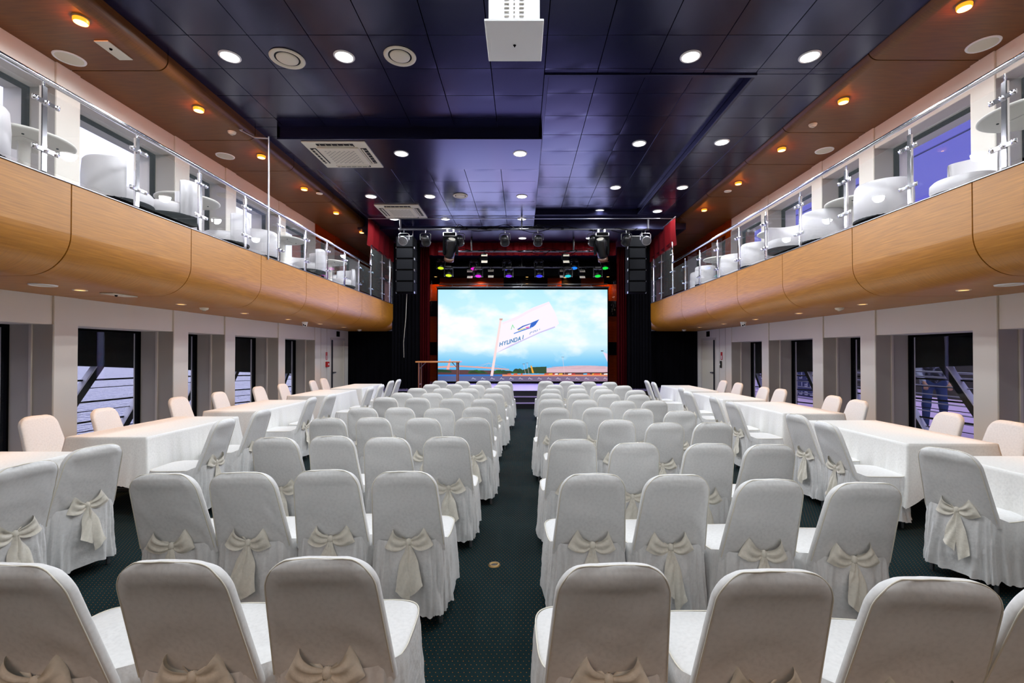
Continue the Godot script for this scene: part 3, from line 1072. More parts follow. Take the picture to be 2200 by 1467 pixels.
func cassette(p: Vector3, label: String):
	var o := thing("air_conditioner", label, "air conditioner", p, 0, "ceiling cassette air conditioners")
	var st := ST()
	abox(st, Vector3(0, -0.012, 0), Vector3(1.06, 0.024, 1.06), 0.01)
	part("frame", done(st), M.ivory, o)
	part("front_panel", box(Vector3(0.70, 0.03, 0.70), 0.012), M.ivory, o, Vector3(0, -0.034, 0))
	for k in 4:
		var a := PI / 2 * k
		var off := Vector3(0, -0.026, 0.43).rotated(Vector3.UP, a)
		var sl := part("louvre_slot", box(Vector3(0.62, 0.012, 0.10), 0.003), M.groove, o, off)
		sl.rotation.y = a
		var fl := part("louvre", box(Vector3(0.60, 0.008, 0.035), 0.003), M.ivory, sl, Vector3(0, -0.008, -0.02))
		fl.rotation.x = 0.35
		for j in 6: part("divider", box(Vector3(0.008, 0.012, 0.07), 0.001), M.ivory, sl, Vector3(-0.25 + j * 0.1, -0.004, 0.012))
	st = ST()
	for j in 13:
		for i in 13:
			if (i + j) % 2 == 0: abox(st, Vector3(-0.24 + i * 0.04, -0.051, -0.24 + j * 0.04), Vector3(0.03, 0.004, 0.022), 0.001)
	var g := part("intake_grille", done(st), M.reveal, o)
	tag(g, "grey perforated intake grille", "", "", "stuff")

func ceiling_things():
	var cols := ["far left", "left", "centre", "right", "far right"]
	var rws := [[3.35, [[-3.6, HG], [-2.15, HG], [0.0, HG], [2.13, HG], [3.6, HG]]],
		[5.78, [[-3.65, HG], [-2.22, HG], [2.11, HG], [3.60, HG]]],
		[8.15, [[-2.12, HL], [-0.03, HL], [2.13, HR], [3.52, HG]]],
		[10.4, [[-3.38, HL], [-2.06, HL], [0.0, HL], [2.15, HR], [3.60, HG]]],
		[12.15, [[-3.34, HL], [-2.0, HL], [0.0, HL], [2.08, HR], [3.55, HG]]]]
	for z in 5:
		var rr := []
		for x in [-3.6, -2.15, 0.0, 2.13, 3.6]:
			rr.append([x, HG])
		downlight_row(0.9 - 2.4 * z, rr, "%s row behind the camera" % ORD[z], 0.9)  # ceiling grid carried on out of view, added to light the chair backs
	for k in rws.size():
		for q in rws[k][1]:
			var ci := 2 if absf(q[0]) < 0.5 else (0 if q[0] < -3 else 1 if q[0] < 0 else 3 if q[0] < 3 else 4)
			var nm: String = ["out of frame row", "nearest visible row", "second visible row", "third visible row", "farthest row by the stage lights"][k]
			var d: float = rws[k][0]
			if q[1] == HR: d += 0.25
			if k == 0 and ci == 2: d = 2.75
			downlight(Vector3(q[0], q[1] - 0.004, -d), "white round ceiling downlight, %s, %s" % [nm, cols[ci]], LAMP_E)
	# over the stage
	var sx := 0
	for q in [[-2.0, 14.0], [0.02, 14.0], [2.05, 14.0], [-1.75, 16.3], [0.03, 16.3], [1.95, 16.3]]:
		downlight(Vector3(q[0], HL - 0.055, -q[1]), "bright white downlight over the stage, %s row, %s" % ["front" if sx < 3 else "back", ["left", "centre", "right"][sx % 3]], 0.7)
		sx += 1
	diffuser(Vector3(-2.95, HG - 0.005, -5.82), 0.21, "large round cream air diffuser between the two nearest left downlights")
	diffuser(Vector3(-1.52, HG - 0.005, -5.77), 0.20, "large round cream air diffuser beside the projector box")
	diffuser(Vector3(-1.37, HL - 0.005, -10.35), 0.165, "small round cream air diffuser in the far dropped ceiling")
	cassette(Vector3(-3.13, HL, -8.2), "white square ceiling air conditioner, the nearer of two")
	cassette(Vector3(-2.97, HL, -11.5), "white square ceiling air conditioner, the farther of two near the stage")
	# projector lift box
	var o := thing("projector_box", "white square box hanging from the ceiling at the top of the photo", "projector box")
	boxat(-0.24, 0.13, 3.985, 5.4, 3.34, 3.72, "column", M.white_bright, o)
	boxat(-0.268, 0.158, 3.965, 3.985, 3.30, 3.76, "bottom_plate", M.white_bright, o, 0.003)
	for r in 7:
		for k in 3:
			var st := ST()
			if k == 1: lathe(st, [[0.0, 0.004], [0.005, 0.003], [0.006, -0.006]], 12, Vector3.ZERO, Basis(Vector3.RIGHT, PI / 2))
			else: abox(st, Vector3.ZERO, Vector3(0.034, 0.008, 0.008), 0.0035)
			part("slot", done(st), M.reveal, o, Vector3(-0.055 + (k - 1) * 0.054, 4.03 + r * 0.0305, -3.338))
	var st := ST()
	lathe(st, [[0.0, -0.016], [0.004, -0.014], [0.005, -0.004], [0.011, -0.002], [0.012, 0.0]], 16, Vector3(-0.055, 3.964, -3.56))
	part("lock", done(st), M.black, o)
	# amber lamps in the wood ceilings
	var dl := [3.2, 4.84, 6.62, 8.22, 9.85, 11.55, 13.4]
	var nms := ["out of view", "nearest in view", "second in view", "third in view", "fourth in view", "fifth in view", "last in view"]
	for k in dl.size():
		lip_light(Vector3(-4.62, 5.10, -dl[k]), "glowing amber lamp in the left wood ceiling, %s" % nms[k])
	dl = [3.1, 4.80, 6.62, 8.2, 9.85, 11.7, 13.6]
	for k in dl.size():
		lip_light(Vector3(4.60, 5.22, -dl[k] * 1.0), "glowing amber lamp in the right wood ceiling, %s" % nms[k])
	for s in [-1, 1]:
		for k in 8:
			soffit_light(Vector3(s * 4.80, 2.278, -(2.05 + 1.5 * k)), "%s balcony, %s from the camera" % ["left" if s < 0 else "right", ORD[k]], SOFFIT_E)
	# speakers, detectors and plates
	grille(Vector3(-5.38, 5.098, -5.5), 0.155, "round white ceiling speaker in the near left wood ceiling")
	grille(Vector3(-5.28, 5.098, -8.25), 0.15, "round white ceiling speaker farther along the left wood ceiling")
	grille(Vector3(5.42, 5.218, -5.43), 0.16, "large round white ceiling speaker in the near right wood ceiling")
	grille(Vector3(5.42, 5.218, -8.3), 0.15, "round white ceiling speaker farther along the right wood ceiling")
	grille(Vector3(-4.80, 2.278, -4.66), 0.11, "round white speaker under the near left balcony")
	grille(Vector3(4.85, 2.278, -4.62), 0.115, "round white speaker under the near right balcony")
	grille(Vector3(-4.45, 5.098, -10.2), 0.07, "small oval-looking white vent in the far left wood ceiling", "ceiling_vent", "vent")
	grille(Vector3(4.62, 5.218, -10.4), 0.08, "small oval-looking white vent in the far right wood ceiling", "ceiling_vent", "vent")
	detector(Vector3(-4.6, 5.10, -7.35), "cream smoke detector on the left wood ceiling")
	detector(Vector3(4.62, 5.22, -7.35), "cream smoke detector on the right wood ceiling")
	detector(Vector3(-4.85, 2.28, -7.1), "cream smoke detector under the left balcony")
	detector(Vector3(4.85, 2.28, -7.1), "cream smoke detector under the right balcony")
	hatch(Vector3(-4.72, 5.098, -5.35), "cream rectangular access plate in the near left wood ceiling")
	hatch(Vector3(-4.72, 2.278, -5.45), "cream rectangular access plate under the near left balcony")
	camera_dome(Vector3(-4.85, 2.28, -10.4), "white dome camera under the left balcony", 1.0)
	camera_dome(Vector3(4.95, 2.28, -10.4), "white dome camera under the right balcony", -1.0)
	for s in [-1, 1]:
		detector(Vector3(s * 4.85, 2.28, -13.9), "cream smoke detector at the far end under the %s balcony" % ("left" if s < 0 else "right"))
		# steel edge strips of the ceiling
	var p := thing("steel_pole", "thin steel pole from the left ceiling lip down to the balcony rail", "pole")
	st = ST()
	tube(st, pv([Vector3(-3.985, 3.06, -7.3), Vector3(-3.985, 5.0, -7.3)]), 0.014, 10)
	part("tube", done(st), M.steel, p)
	st = ST()
	tube(st, pv([Vector3(-3.985, 4.97, -7.3), Vector3(-4.2, 4.985, -7.3), Vector3(-4.42, 5.1, -7.3)]), 0.014, 8)
	abox(st, Vector3(-4.41, 5.10, -7.3), Vector3(0.06, 0.02, 0.06), 0.004)
	part("bracket", done(st), M.steel, p)
	# alarm points
	for s in [-1, 1]:
		var sf := float(s)
		var XW := 5.60 if s < 0 else 5.67
		var nm := "left" if s < 0 else "right"
		var dd := 13.35 if s < 0 else 13.2
		var f := thing("fire_sign", "small red fire notice on the far %s wall" % nm, "sign", Vector3(sf * (XW - 0.005), 1.5, -dd))
		part("plate", box(Vector3(0.01, 0.22, 0.11), 0.002), M.signred, f)
		part("pictogram", box(Vector3(0.012, 0.10, 0.05), 0.002), M.white_bright, f, Vector3(0, -0.04, 0))
		var c := thing("alarm_call_point" if s < 0 else "light_switch", "red alarm call point below the fire notice on the left wall" if s < 0 else "narrow dark switch plate below the fire notice on the right wall", "alarm" if s < 0 else "switch", Vector3(sf * (XW - 0.03), 1.26, -dd))
		part("case", box(Vector3(0.06, 0.15, 0.15) if s < 0 else Vector3(0.04, 0.2, 0.05), 0.006), M.signred if s < 0 else M.dark_metal, c)
		var b2 := ST()
		lathe(b2, [[0.0, 0.012], [0.025, 0.010], [0.03, 0.0]], 18, Vector3(-sf * 0.03, 0, 0), Basis(Vector3(0, 0, 1), PI / 2 * sf))
		part("button", done(b2), M.white_bright, c)
	var ex := thing("exit_marker", "small green marker strip low on the far left wall", "sign", Vector3(-5.594, 0.42, -13.3))
	part("plate", box(Vector3(0.01, 0.20, 0.08), 0.002), M.green, ex)

const LAMP_E := 3.4
const SOFFIT_E := 1.15

func downlight_row(d: float, a: Array, nm: String, en: float):
	var k := 0
	for q in a:
		downlight(Vector3(q[0], q[1] - 0.004, -d), "unseen white ceiling downlight %s, %s" % [nm, ["far left", "left", "centre", "right", "far right"][k]], en)
		k += 1
# ------------------------------------------------------------------ the screen picture
func poly(im: Image, pts: Array, c: Color, alpha := 1.0):
	var W := im.get_width()
	var H := im.get_height()
	var p := PackedVector2Array()
	for q in pts: p.append(Vector2(q[0] * W, q[1] * H))
	var y0 := 1e9
	var y1 := -1e9
	for q in p:
		y0 = minf(y0, q.y); y1 = maxf(y1, q.y)
	for y in range(maxi(int(y0), 0), mini(int(y1) + 1, H)):
		var xs := []
		var yy := y + 0.5
		for i in p.size():
			var a := p[i]
			var b := p[(i + 1) % p.size()]
			if (a.y <= yy) != (b.y <= yy): xs.append(a.x + (yy - a.y) / (b.y - a.y) * (b.x - a.x))
		xs.sort()
		for k in range(0, xs.size() - 1, 2):
			for x in range(maxi(int(xs[k] + 0.5), 0), mini(int(xs[k + 1] + 0.5), W)):
				im.set_pixel(x, y, c if alpha >= 1.0 else im.get_pixel(x, y).lerp(c, alpha))

func stroke(im: Image, a: Vector2, b: Vector2, w: float, c: Color):
	var asp := float(im.get_width()) / im.get_height()
	var d := Vector2((b.x - a.x) * asp, b.y - a.y).normalized() * w
	var n := Vector2(-d.y / asp, d.x)
	var e := Vector2(d.x / asp, d.y) * 0.5
	a -= e; b += e
	poly(im, [[a.x + n.x, a.y + n.y], [b.x + n.x, b.y + n.y], [b.x - n.x, b.y - n.y], [a.x - n.x, a.y - n.y]], c)

func screen_image() -> ImageTexture:
	var W := 1100
	var H := 586
	var im := Image.create(W, H, false, Image.FORMAT_RGB8)
	var cn := FastNoiseLite.new()
	cn.seed = 3
	cn.frequency = 0.0042
	cn.fractal_octaves = 5
	for y in H:
		var v := float(y) / H
		for x in W:
			var u := float(x) / W
			var n := cn.get_noise_2d(x * 0.75, y * 1.35)
			var base := Color(0.72, 0.925, 0.98).lerp(Color(0.85, 0.96, 0.99), clampf(v * 1.6, 0, 1))
			if v > 0.6: base = base.lerp(Color(0.36, 0.73, 0.945), clampf((v - 0.6) / 0.24, 0, 1))
			var mid := exp(-pow((v - 0.42 - 0.12 * sin(u * 5.0)) / 0.24, 2.0))
			var left := clampf(1.0 - u * 1.7, 0, 1) * exp(-pow((v - 0.38) / 0.2, 2.0))
			var k := clampf(n * 1.15 + mid * 0.62 + left * 0.55 - 0.08 - clampf((v - 0.66) * 4.0, 0, 1.2), 0, 1)
			im.set_pixel(x, y, base.lerp(Color(1, 1, 1), k))
	# bridge, trees, river
	poly(im, [[0, 0.835], [0.14, 0.828], [0.3, 0.845], [0.42, 0.865], [0.42, 0.875], [0.3, 0.862], [0.14, 0.842], [0, 0.855]], Color(0.90, 0.64, 0.60))
	poly(im, [[0.045, 0.90], [0.068, 0.76], [0.076, 0.76], [0.064, 0.90]], Color(0.95, 0.70, 0.66))
	for k in 6: stroke(im, Vector2(0.3, 0.80), Vector2(0.2 + k * 0.04, 0.85), 0.0012, Color(0.80, 0.75, 0.85))
	poly(im, [[0, 0.87], [0.42, 0.885], [0.42, 0.93], [0, 0.93]], Color(0.35, 0.22, 0.22))
	poly(im, [[0, 0.868], [0.05, 0.875], [0.08, 0.89], [0.08, 0.905], [0, 0.90]], Color(0.10, 0.25, 0.16))
	var r := RandomNumberGenerator.new()
	r.seed = 8
	for k in 44:
		var u := r.randf_range(0.2, 0.64)
		if u > 0.28 and u < 0.34: u -= 0.07
		var h := r.randf_range(0.02, 0.055) * (1.3 if u > 0.44 else 0.85)
		var pts := []
		for a in 9: pts.append([u + cos(PI * a / 8.0) * 0.024, 0.915 - sin(PI * a / 8.0) * h * r.randf_range(0.85, 1.1)])
		poly(im, pts, Color(0.10 + r.randf() * 0.06, 0.22 + r.randf() * 0.16, 0.10))
	poly(im, [[0.5, 0.875], [0.56, 0.845], [0.64, 0.84], [0.64, 0.91], [0.5, 0.91]], Color(0.13, 0.26, 0.12))
	poly(im, [[0, 0.925], [0.38, 0.925], [0.38, 0.95], [0, 0.95]], Color(0.16, 0.42, 0.75))
	# warehouse
	var wh := [[0.64, 0.915]]
	for k in 11: wh.append([0.64 + 0.36 * k / 10.0, 0.872 - 0.045 * sin(PI * (0.12 + 0.62 * k / 10.0))])
	wh.append([1.0, 0.915])
	poly(im, wh, Color(0.87, 0.73, 0.78))
	for k in 3: stroke(im, Vector2(0.65 + k * 0.01, 0.862 - k * 0.011), Vector2(0.99, 0.858 - k * 0.012), 0.0012, Color(0.75, 0.60, 0.66))
	poly(im, [[0.64, 0.905], [1, 0.90], [1, 0.93], [0.64, 0.93]], Color(0.35, 0.22, 0.22))
	poly(im, [[0.38, 0.925], [1, 0.925], [1, 0.95], [0.38, 0.95]], Color(0.88, 0.55, 0.42))
	for k in 26:
		var u := r.randf_range(0.38, 0.99)
		var cc: Color = [Color(0.9, 0.3, 0.2), Color(0.35, 0.75, 0.95), Color(0.95, 0.95, 0.95), Color(0.75, 0.2, 0.2), Color(0.95, 0.75, 0.2)][k % 5]
		if u < 0.64: cc = Color(0.35, 0.72, 0.95) if k % 2 else Color(0.85, 0.35, 0.25)
		poly(im, [[u, 0.915], [u + 0.022, 0.912], [u + 0.022, 0.926], [u, 0.928]], cc)
	poly(im, [[0.545, 0.83], [0.553, 0.83], [0.567, 0.91], [0.555, 0.91]], Color(0.98, 0.66, 0.12))
	for p in [[0.525, 0.80], [0.505, 0.81], [0.735, 0.735]]:
		stroke(im, Vector2(p[0], p[1]), Vector2(p[0] + 0.012, 0.925), 0.0016, Color(0.93, 0.80, 0.83))
		stroke(im, Vector2(p[0] - 0.006, p[1]), Vector2(p[0] + 0.008, p[1]), 0.002, Color(0.4, 0.4, 0.45))
	stroke(im, Vector2(0.962, 0.668), Vector2(0.975, 0.668), 0.004, Color(0.3, 0.36, 0.42))
	poly(im, [[0.972, 0.68], [1.0, 0.70], [1.0, 0.79]], Color(0.93, 0.85, 0.93))
	# banner along the foot with small white bird marks
	for x in W:
		for y in range(int(0.945 * H), H):
			var u := float(x) / W
			im.set_pixel(x, y, Color(0.30, 0.36, 0.55).lerp(Color(0.56, 0.42, 0.50), u).lerp(Color(0.45, 0.45, 0.62), 0.4 * sin(u * 9.0) * 0.5))
	for k in 15:
		var u := 0.2 + k * 0.0555
		stroke(im, Vector2(u, 0.976), Vector2(u + 0.007, 0.96), 0.0022, Color(0.86, 0.84, 0.92))
		stroke(im, Vector2(u + 0.007, 0.96), Vector2(u + 0.013, 0.973), 0.0022, Color(0.86, 0.84, 0.92))
		stroke(im, Vector2(u + 0.013, 0.973), Vector2(u + 0.024, 0.976), 0.0022, Color(0.86, 0.84, 0.92))
	# flag pole and flag
	poly(im, [[0.364, 0.33], [0.376, 0.33], [0.325, 0.94], [0.309, 0.94]], Color(0.98, 0.86, 0.86))
	poly(im, [[0.362, 0.315], [0.382, 0.315], [0.38, 0.335], [0.364, 0.335]], Color(0.80, 0.62, 0.58))
	var fl := [[0.376, 0.352], [0.40, 0.35], [0.47, 0.285], [0.56, 0.195], [0.655, 0.13], [0.69, 0.24], [0.715, 0.37], [0.69, 0.415], [0.60, 0.475], [0.50, 0.56], [0.42, 0.63], [0.345, 0.69]]
	poly(im, fl, Color(0.975, 0.945, 0.985))
	poly(im, [[0.345, 0.69], [0.42, 0.63], [0.50, 0.56], [0.60, 0.475], [0.69, 0.415], [0.69, 0.40], [0.60, 0.462], [0.5, 0.548], [0.43, 0.605]], Color(0.80, 0.76, 0.93))
	poly(im, [[0.38, 0.355], [0.47, 0.29], [0.56, 0.2], [0.655, 0.135], [0.66, 0.15], [0.55, 0.24], [0.46, 0.33], [0.38, 0.38]], Color(0.99, 0.90, 0.95), 0.7)
	# ship emblem
	poly(im, [[0.54, 0.415], [0.55, 0.362], [0.597, 0.325], [0.575, 0.385], [0.56, 0.408]], Color(0.05, 0.36, 0.78))
	poly(im, [[0.447, 0.475], [0.51, 0.43], [0.55, 0.412], [0.552, 0.418], [0.50, 0.45], [0.447, 0.485]], Color(0.30, 0.52, 0.85))
	poly(im, [[0.465, 0.435], [0.50, 0.395], [0.55, 0.365], [0.552, 0.372], [0.505, 0.405], [0.475, 0.438]], Color(0.20, 0.35, 0.75))
	poly(im, [[0.47, 0.44], [0.515, 0.418], [0.518, 0.424], [0.475, 0.448]], Color(0.85, 0.8, 0.4))
	poly(im, [[0.515, 0.412], [0.537, 0.402], [0.538, 0.418], [0.522, 0.424]], Color(0.93, 0.36, 0.72))
	stroke(im, Vector2(0.432, 0.435), Vector2(0.44, 0.385), 0.004, Color(0.55, 0.88, 0.66))
	stroke(im, Vector2(0.44, 0.385), Vector2(0.45, 0.42), 0.004, Color(0.55, 0.88, 0.66))
	# lettering along the lower edge of the flag
	var L := {
		"H": [[0, 0, 0, 1], [1, 0, 1, 1], [0, 0.5, 1, 0.5]], "Y": [[0, 0, 0.5, 0.5], [1, 0, 0.5, 0.5], [0.5, 0.5, 0.5, 1]],
		"U": [[0, 0, 0, 1], [0, 1, 1, 1], [1, 1, 1, 0]], "N": [[0, 1, 0, 0], [0, 0, 1, 1], [1, 1, 1, 0]],
		"D": [[0, 0, 0, 1], [0, 0, 0.8, 0.05], [0.8, 0.05, 1, 0.3], [1, 0.3, 1, 0.75], [1, 0.75, 0.75, 1], [0.75, 1, 0, 1]],
		"A": [[0, 1, 0.5, 0], [0.5, 0, 1, 1], [0.2, 0.65, 0.8, 0.65]], "I": [[0.5, 0, 0.5, 1]],
		"C": [[1, 0, 0.2, 0], [0.2, 0, 0, 0.45]], "R": [[0, 0, 0, 0.4], [0, 0, 0.9, 0.05], [0.9, 0.05, 0.95, 0.4]], "u": [[0, 0, 0, 0.35], [0.9, 0, 0.9, 0.2]],
	}
	var word := ["H", "Y", "U", "N", "D", "A", "I", "", "C", "R", "u"]
	var org := Vector2(0.364, 0.606)
	var cell := Vector2(0.0215, -0.0118)
	for k in word.size():
		if word[k] == "": continue
		var o := org + cell * k * (1.0 if k < 8 else 1.02) + Vector2(0, -0.004 * maxf(0, k - 5))
		for sg in L[word[k]]:
			var f := func(x, y): return o + Vector2(x * 0.0145 - (y - 1) * 0.0035, -0.042 * (1 - y) + 0.045 - x * 0.009 - 0.04)
			stroke(im, f.call(sg[0], sg[1]) + Vector2(0, 0.008), f.call(sg[2], sg[3]) + Vector2(0, 0.008), 0.0042, Color(0.22, 0.50, 0.72) if k < 7 else Color(0.60, 0.68, 0.84))
	return ImageTexture.create_from_image(im)

# ------------------------------------------------------------------ the stage
func pleat_sheet(x0: float, x1: float, y0: float, y1: float, z: float, amp: float, pleats: float, sd: float, along := 0, rows := 8) -> ArrayMesh:
	# hanging cloth with folds; along 0 = across x, 1 = along z (then x0,x1 are depths and z is x)
	var st := ST()
	var n := int(pleats * 10) + 2
	var out := []
	for j in rows:
		var v := float(j) / (rows - 1)
		var r := PackedVector3Array()
		for i in n:
			var u := float(i) / (n - 1)
			var ph := u * pleats * TAU + sd + 0.8 * sin(u * 7 + sd)
			var o := amp * (0.7 + 0.3 * v) * (sin(ph) + 0.35 * sin(ph * 2.3 + v * 1.5 + sd))
			var a := lerpf(x0, x1, u)
			var y := lerpf(y1, y0, v)
			r.append(Vector3(a, y, z + o) if along == 0 else Vector3(z + o, y, -a))
		out.append(r)
	grid(st, out)
	return done(st)

func stage_things():
	# black drapes under the balcony ends and beside the stage
	for s in [-1, 1]:
		var sf := float(s)
		var nm := "left" if s < 0 else "right"
		var m := part("black_drape", pleat_sheet(sf * 3.85, sf * 5.66, 0.0, 2.29, -15.0, 0.012, 9, 1.0 + s), M.drape, self)
		tag(m, "flat black drape closing the space under the %s balcony end" % nm, "curtain")
		m = part("black_drape", pleat_sheet(sf * 3.22 + 0.05, sf * 4.02, 0.0, 5.0, -14.45, 0.03, 8, 2.0 + s), M.drape, self)
		tag(m, "tall black drape behind the %s speaker column" % nm, "curtain")
		m = part("red_curtain", pleat_sheet(sf * 2.96 + 0.05, sf * 3.36 + 0.05, 0.47, 4.95, -14.75, 0.05, 5, 3.0 * s), M.red_dark, self)
		tag(m, "tall dark red stage curtain gathered at the %s edge of the stage" % nm, "curtain", "red stage curtains")
		# side pelmet above the balcony end
		var st := ST()
		var rows := []
		for j in 9:
			var v := j / 8.0
			var r := PackedVector3Array()
			for i in 60:
				var u := i / 59.0
				var ylow := 4.42 - 0.05 * u
				r.append(Vector3(sf * (3.98 + 0.02 * sin(u * 40.0) * (0.5 + v) + 0.05 * v * v * (1 - u)), lerpf(5.12, ylow, v), -(12.02 + 3.1 * u + 0.06 * v * (1 - u))))
			rows.append(r)
		grid(st, rows)
		m = part("red_pelmet", done(st), M.red, self)
		tag(m, "bright red cloth pelmet hanging above the %s balcony end" % nm, "curtain", "red side pelmets")
	var val := thing("red_valance", "gathered red valance hanging across the top of the stage", "curtain")
	part("cloth", pleat_sheet(-2.9, 2.95, 4.65, 5.06, -14.6, 0.035, 22, 0.5), M.red, val)
	# curtain track across the ceiling
	var tr := thing("curtain_track", "thin pale track under the ceiling in front of the stage", "track")
	boxat(-3.98, 3.98, 5.055, 5.07, 12.0, 12.03, "rail", M.steel, tr)
	for s in [-1, 1]: boxat(s * 3.97, s * 3.99, 5.10, 5.125, 12.0, 15.0, "side_rail", M.steel, tr)
	# back wall of the stage: wood with dark glossy panels
	var bw := thing("wall_stage", "brown wood back wall of the stage with dark glossy panels", "wall", Vector3.ZERO, 0, "", "structure")
	boxat(-4.6, 4.6, 0.4, 5.2, 18.2, 18.5, "backing", M.black, bw)
	var glossy := mat(Color(0.03, 0.028, 0.03), 0.12)
	for q in [[-3.9, -3.2, 0.47, 4.25, 0], [3.2, 3.9, 0.47, 4.25, 0], [-3.2, -2.1, 3.95, 4.60, 0], [-2.1, -0.7, 3.95, 4.60, 0], [-0.7, 1.0, 3.95, 4.60, 1], [1.0, 1.55, 3.95, 4.60, 0], [1.55, 2.3, 3.95, 4.60, 1], [2.3, 3.2, 3.95, 4.60, 0]]:
		boxat(q[0] + 0.005, q[1] - 0.005, q[2], q[3], 18.1, 18.2, "wall_panel", glossy if q[4] else M.wood_stage, bw)
	for s in [-1, 1]:
		for q in [[1.5, 2.0], [3.0, 3.6]]: boxat(s * 3.25, s * 3.85, q[0], q[1], 18.06, 18.11, "dark_panel", glossy, bw)
		for q in [[14.95, 18.1]]: boxat(s * 3.95, s * 4.05, 0.4, 5.0, q[0], q[1], "side_wall", M.black, bw)
	boxat(-4.0, 4.0, 4.50, 5.0, 17.6, 18.2, "bulkhead", M.black, bw)
	# screen
	var sc := thing("led_screen", "large bright LED screen showing a white flag under a cloudy sky", "screen")
	var X0 := -3.06
	var X1 := 3.13
	var Y0 := 0.545
	var Y1 := 3.895
	boxat(X0 - 0.04, X1 + 0.04, 0.475, Y1 + 0.07, 17.0, 17.25, "housing", M.frame, sc)
	boxat(X0 - 0.06, X1 + 0.06, Y1 + 0.07, Y1 + 0.11, 16.94, 17.25, "top_cap", M.steel, sc)
	var q := QuadMesh.new()
	q.size = Vector2(X1 - X0, Y1 - Y0)
	var sm := mat(Color(0.02, 0.02, 0.02), 0.5)
	sm.emission_enabled = true
	sm.emission = Color(1, 1, 1)
	sm.emission_operator = BaseMaterial3D.EMISSION_OP_MULTIPLY
	sm.emission_texture = screen_image()
	sm.emission_energy_multiplier = 0.95
	part("display", q, sm, sc, Vector3((X0 + X1) / 2, (Y0 + Y1) / 2, -16.99))
	var al := AreaLight3D.new()
	al.name = "screen_light"
	al.area_size = Vector2(X1 - X0, Y1 - Y0)
	al.light_color = Color(0.70, 0.65, 1.0)
	al.light_energy = SCREEN_E
	al.area_normalize_energy = true
	al.position = Vector3((X0 + X1) / 2, (Y0 + Y1) / 2, -16.93)
	al.rotation.y = PI
	al.shadow_enabled = true
	sc.add_child(al, true)
	# hand rail above the screen
	var hr := thing("stage_rail", "slim metal rail running above the LED screen", "rail")
	var st := ST()
	tube(st, pv([Vector3(-3.1, 4.15, -17.4), Vector3(3.2, 4.15, -17.4)]), 0.02, 8)
	part("tube", done(st), M.steel, hr)
	for x in [-2.6, -1.3, 0.0, 1.3, 2.6]: boxat(x - 0.012, x + 0.012, 3.99, 4.15, 17.39, 17.41, "post", M.steel, hr)
	# folding table on the stage
	var tb := thing("stage_table", "narrow wooden folding table standing on the left of the stage", "table")
	boxat(-3.19, -1.85, 1.295, 1.335, 13.95, 14.4, "tabletop", mat(Color(0.80, 0.52, 0.30), 0.4), tb)
	var tl := mat(Color(0.50, 0.30, 0.22), 0.4, 0.2)
	for x in [-3.1, -1.95]:
		for d in [14.0, 14.33]:
			boxat(x - 0.02, x + 0.02, 0.475, 1.30, d, d + 0.03, "leg", tl, tb)
		boxat(x - 0.015, x + 0.015, 0.62, 0.65, 14.0, 14.36, "foot_bar", tl, tb)
		st = ST()
		var dx := 0.18 if x < -2.5 else -0.18
		tube(st, pv([Vector3(x, 1.12, -14.18), Vector3(x + dx, 1.30, -14.18)]), 0.012, 6)
		part("strut", done(st), M.steel, tb)
	# line array speakers
	for s in [-1, 1]:
		var sf := float(s)
		var nm := "left" if s < 0 else "right"
		var la := thing("line_array_speaker", "tall black line array speaker column hanging at the %s of the stage" % nm, "speaker", Vector3(sf * 3.255 - 0.02, 0, -13.2), 0, "line array speakers")
		var y := 4.85
		for k in 5:
			var h := 0.315
			part("cabinet", box(Vector3(0.50, h - 0.006, 0.42), 0.015), M.black, la, Vector3(0, y - h / 2, 0))
			part("grille", box(Vector3(0.44, h - 0.05, 0.02), 0.006), M.charcoal, la, Vector3(0, y - h / 2, 0.212))
			for sx in [-1, 1]: part("rigging_plate", box(Vector3(0.008, 0.06, 0.10), 0.002), M.steel, la, Vector3(sx * 0.254, y - h + 0.01, 0.12))
			y -= h
		boxat(-0.2, 0.2, 4.855, 4.885, -0.15, 0.15, "fly_bar", M.dark_metal, la)
		for sx in [-0.18, 0.18]: boxat(sx - 0.006, sx + 0.006, 4.88, 5.06, -0.006, 0.006, "hanger", M.steel, la)
	var cb := part("speaker_cable", (func():
		var t := ST()
		tube(t, pv([Vector3(-3.30, 3.28, -13.35), Vector3(-3.34, 2.6, -13.4), Vector3(-3.48, 1.9, -13.7), Vector3(-3.52, 1.45, -13.9)]), 0.009, 6)
		return done(t)).call(), M.reveal, self)
	tag(cb, "thin pale cable dangling below the left speaker column", "cable")
	# lighting bars
	bar("front", Vector3(-3.2, 4.79, -12.05), Vector3(3.3, 4.79, -12.05), [-3.15, 0.0, 3.28], 0.026)
	bar("middle", Vector3(-2.5, 4.62, -13.9), Vector3(2.6, 4.62, -13.9), [-1.5, 1.55], 0.024)
	bar("rear", Vector3(-2.6, 4.46, -15.6), Vector3(2.7, 4.46, -15.6), [-1.4, 0.0, 1.4], 0.024)
	# cans on the front bar
	for q2 in [[-3.06, "far left end", 0], [3.21, "far right end", 0], [-2.5, "left, beside the end can", 1], [-1.62, "left of the middle", 1], [-0.44, "just left of the middle", 1], [0.42, "just right of the middle", 1], [1.85, "right of the middle", 1], [2.72, "right, beside the end can", 1]]:
		par_can(Vector3(q2[0], 4.76, -12.05), "%s round stage lamp on the front bar, %s" % ["silver" if q2[2] == 0 else "black and silver", q2[1]], q2[2] == 0)
	mover(Vector3(-1.84, 4.74, -12.0), "large black moving head light hanging on the left of the front bar", 0.42, -0.5)
	mover(Vector3(2.06, 4.74, -12.0), "large black moving head light hanging on the right of the front bar", 0.42, 0.5)
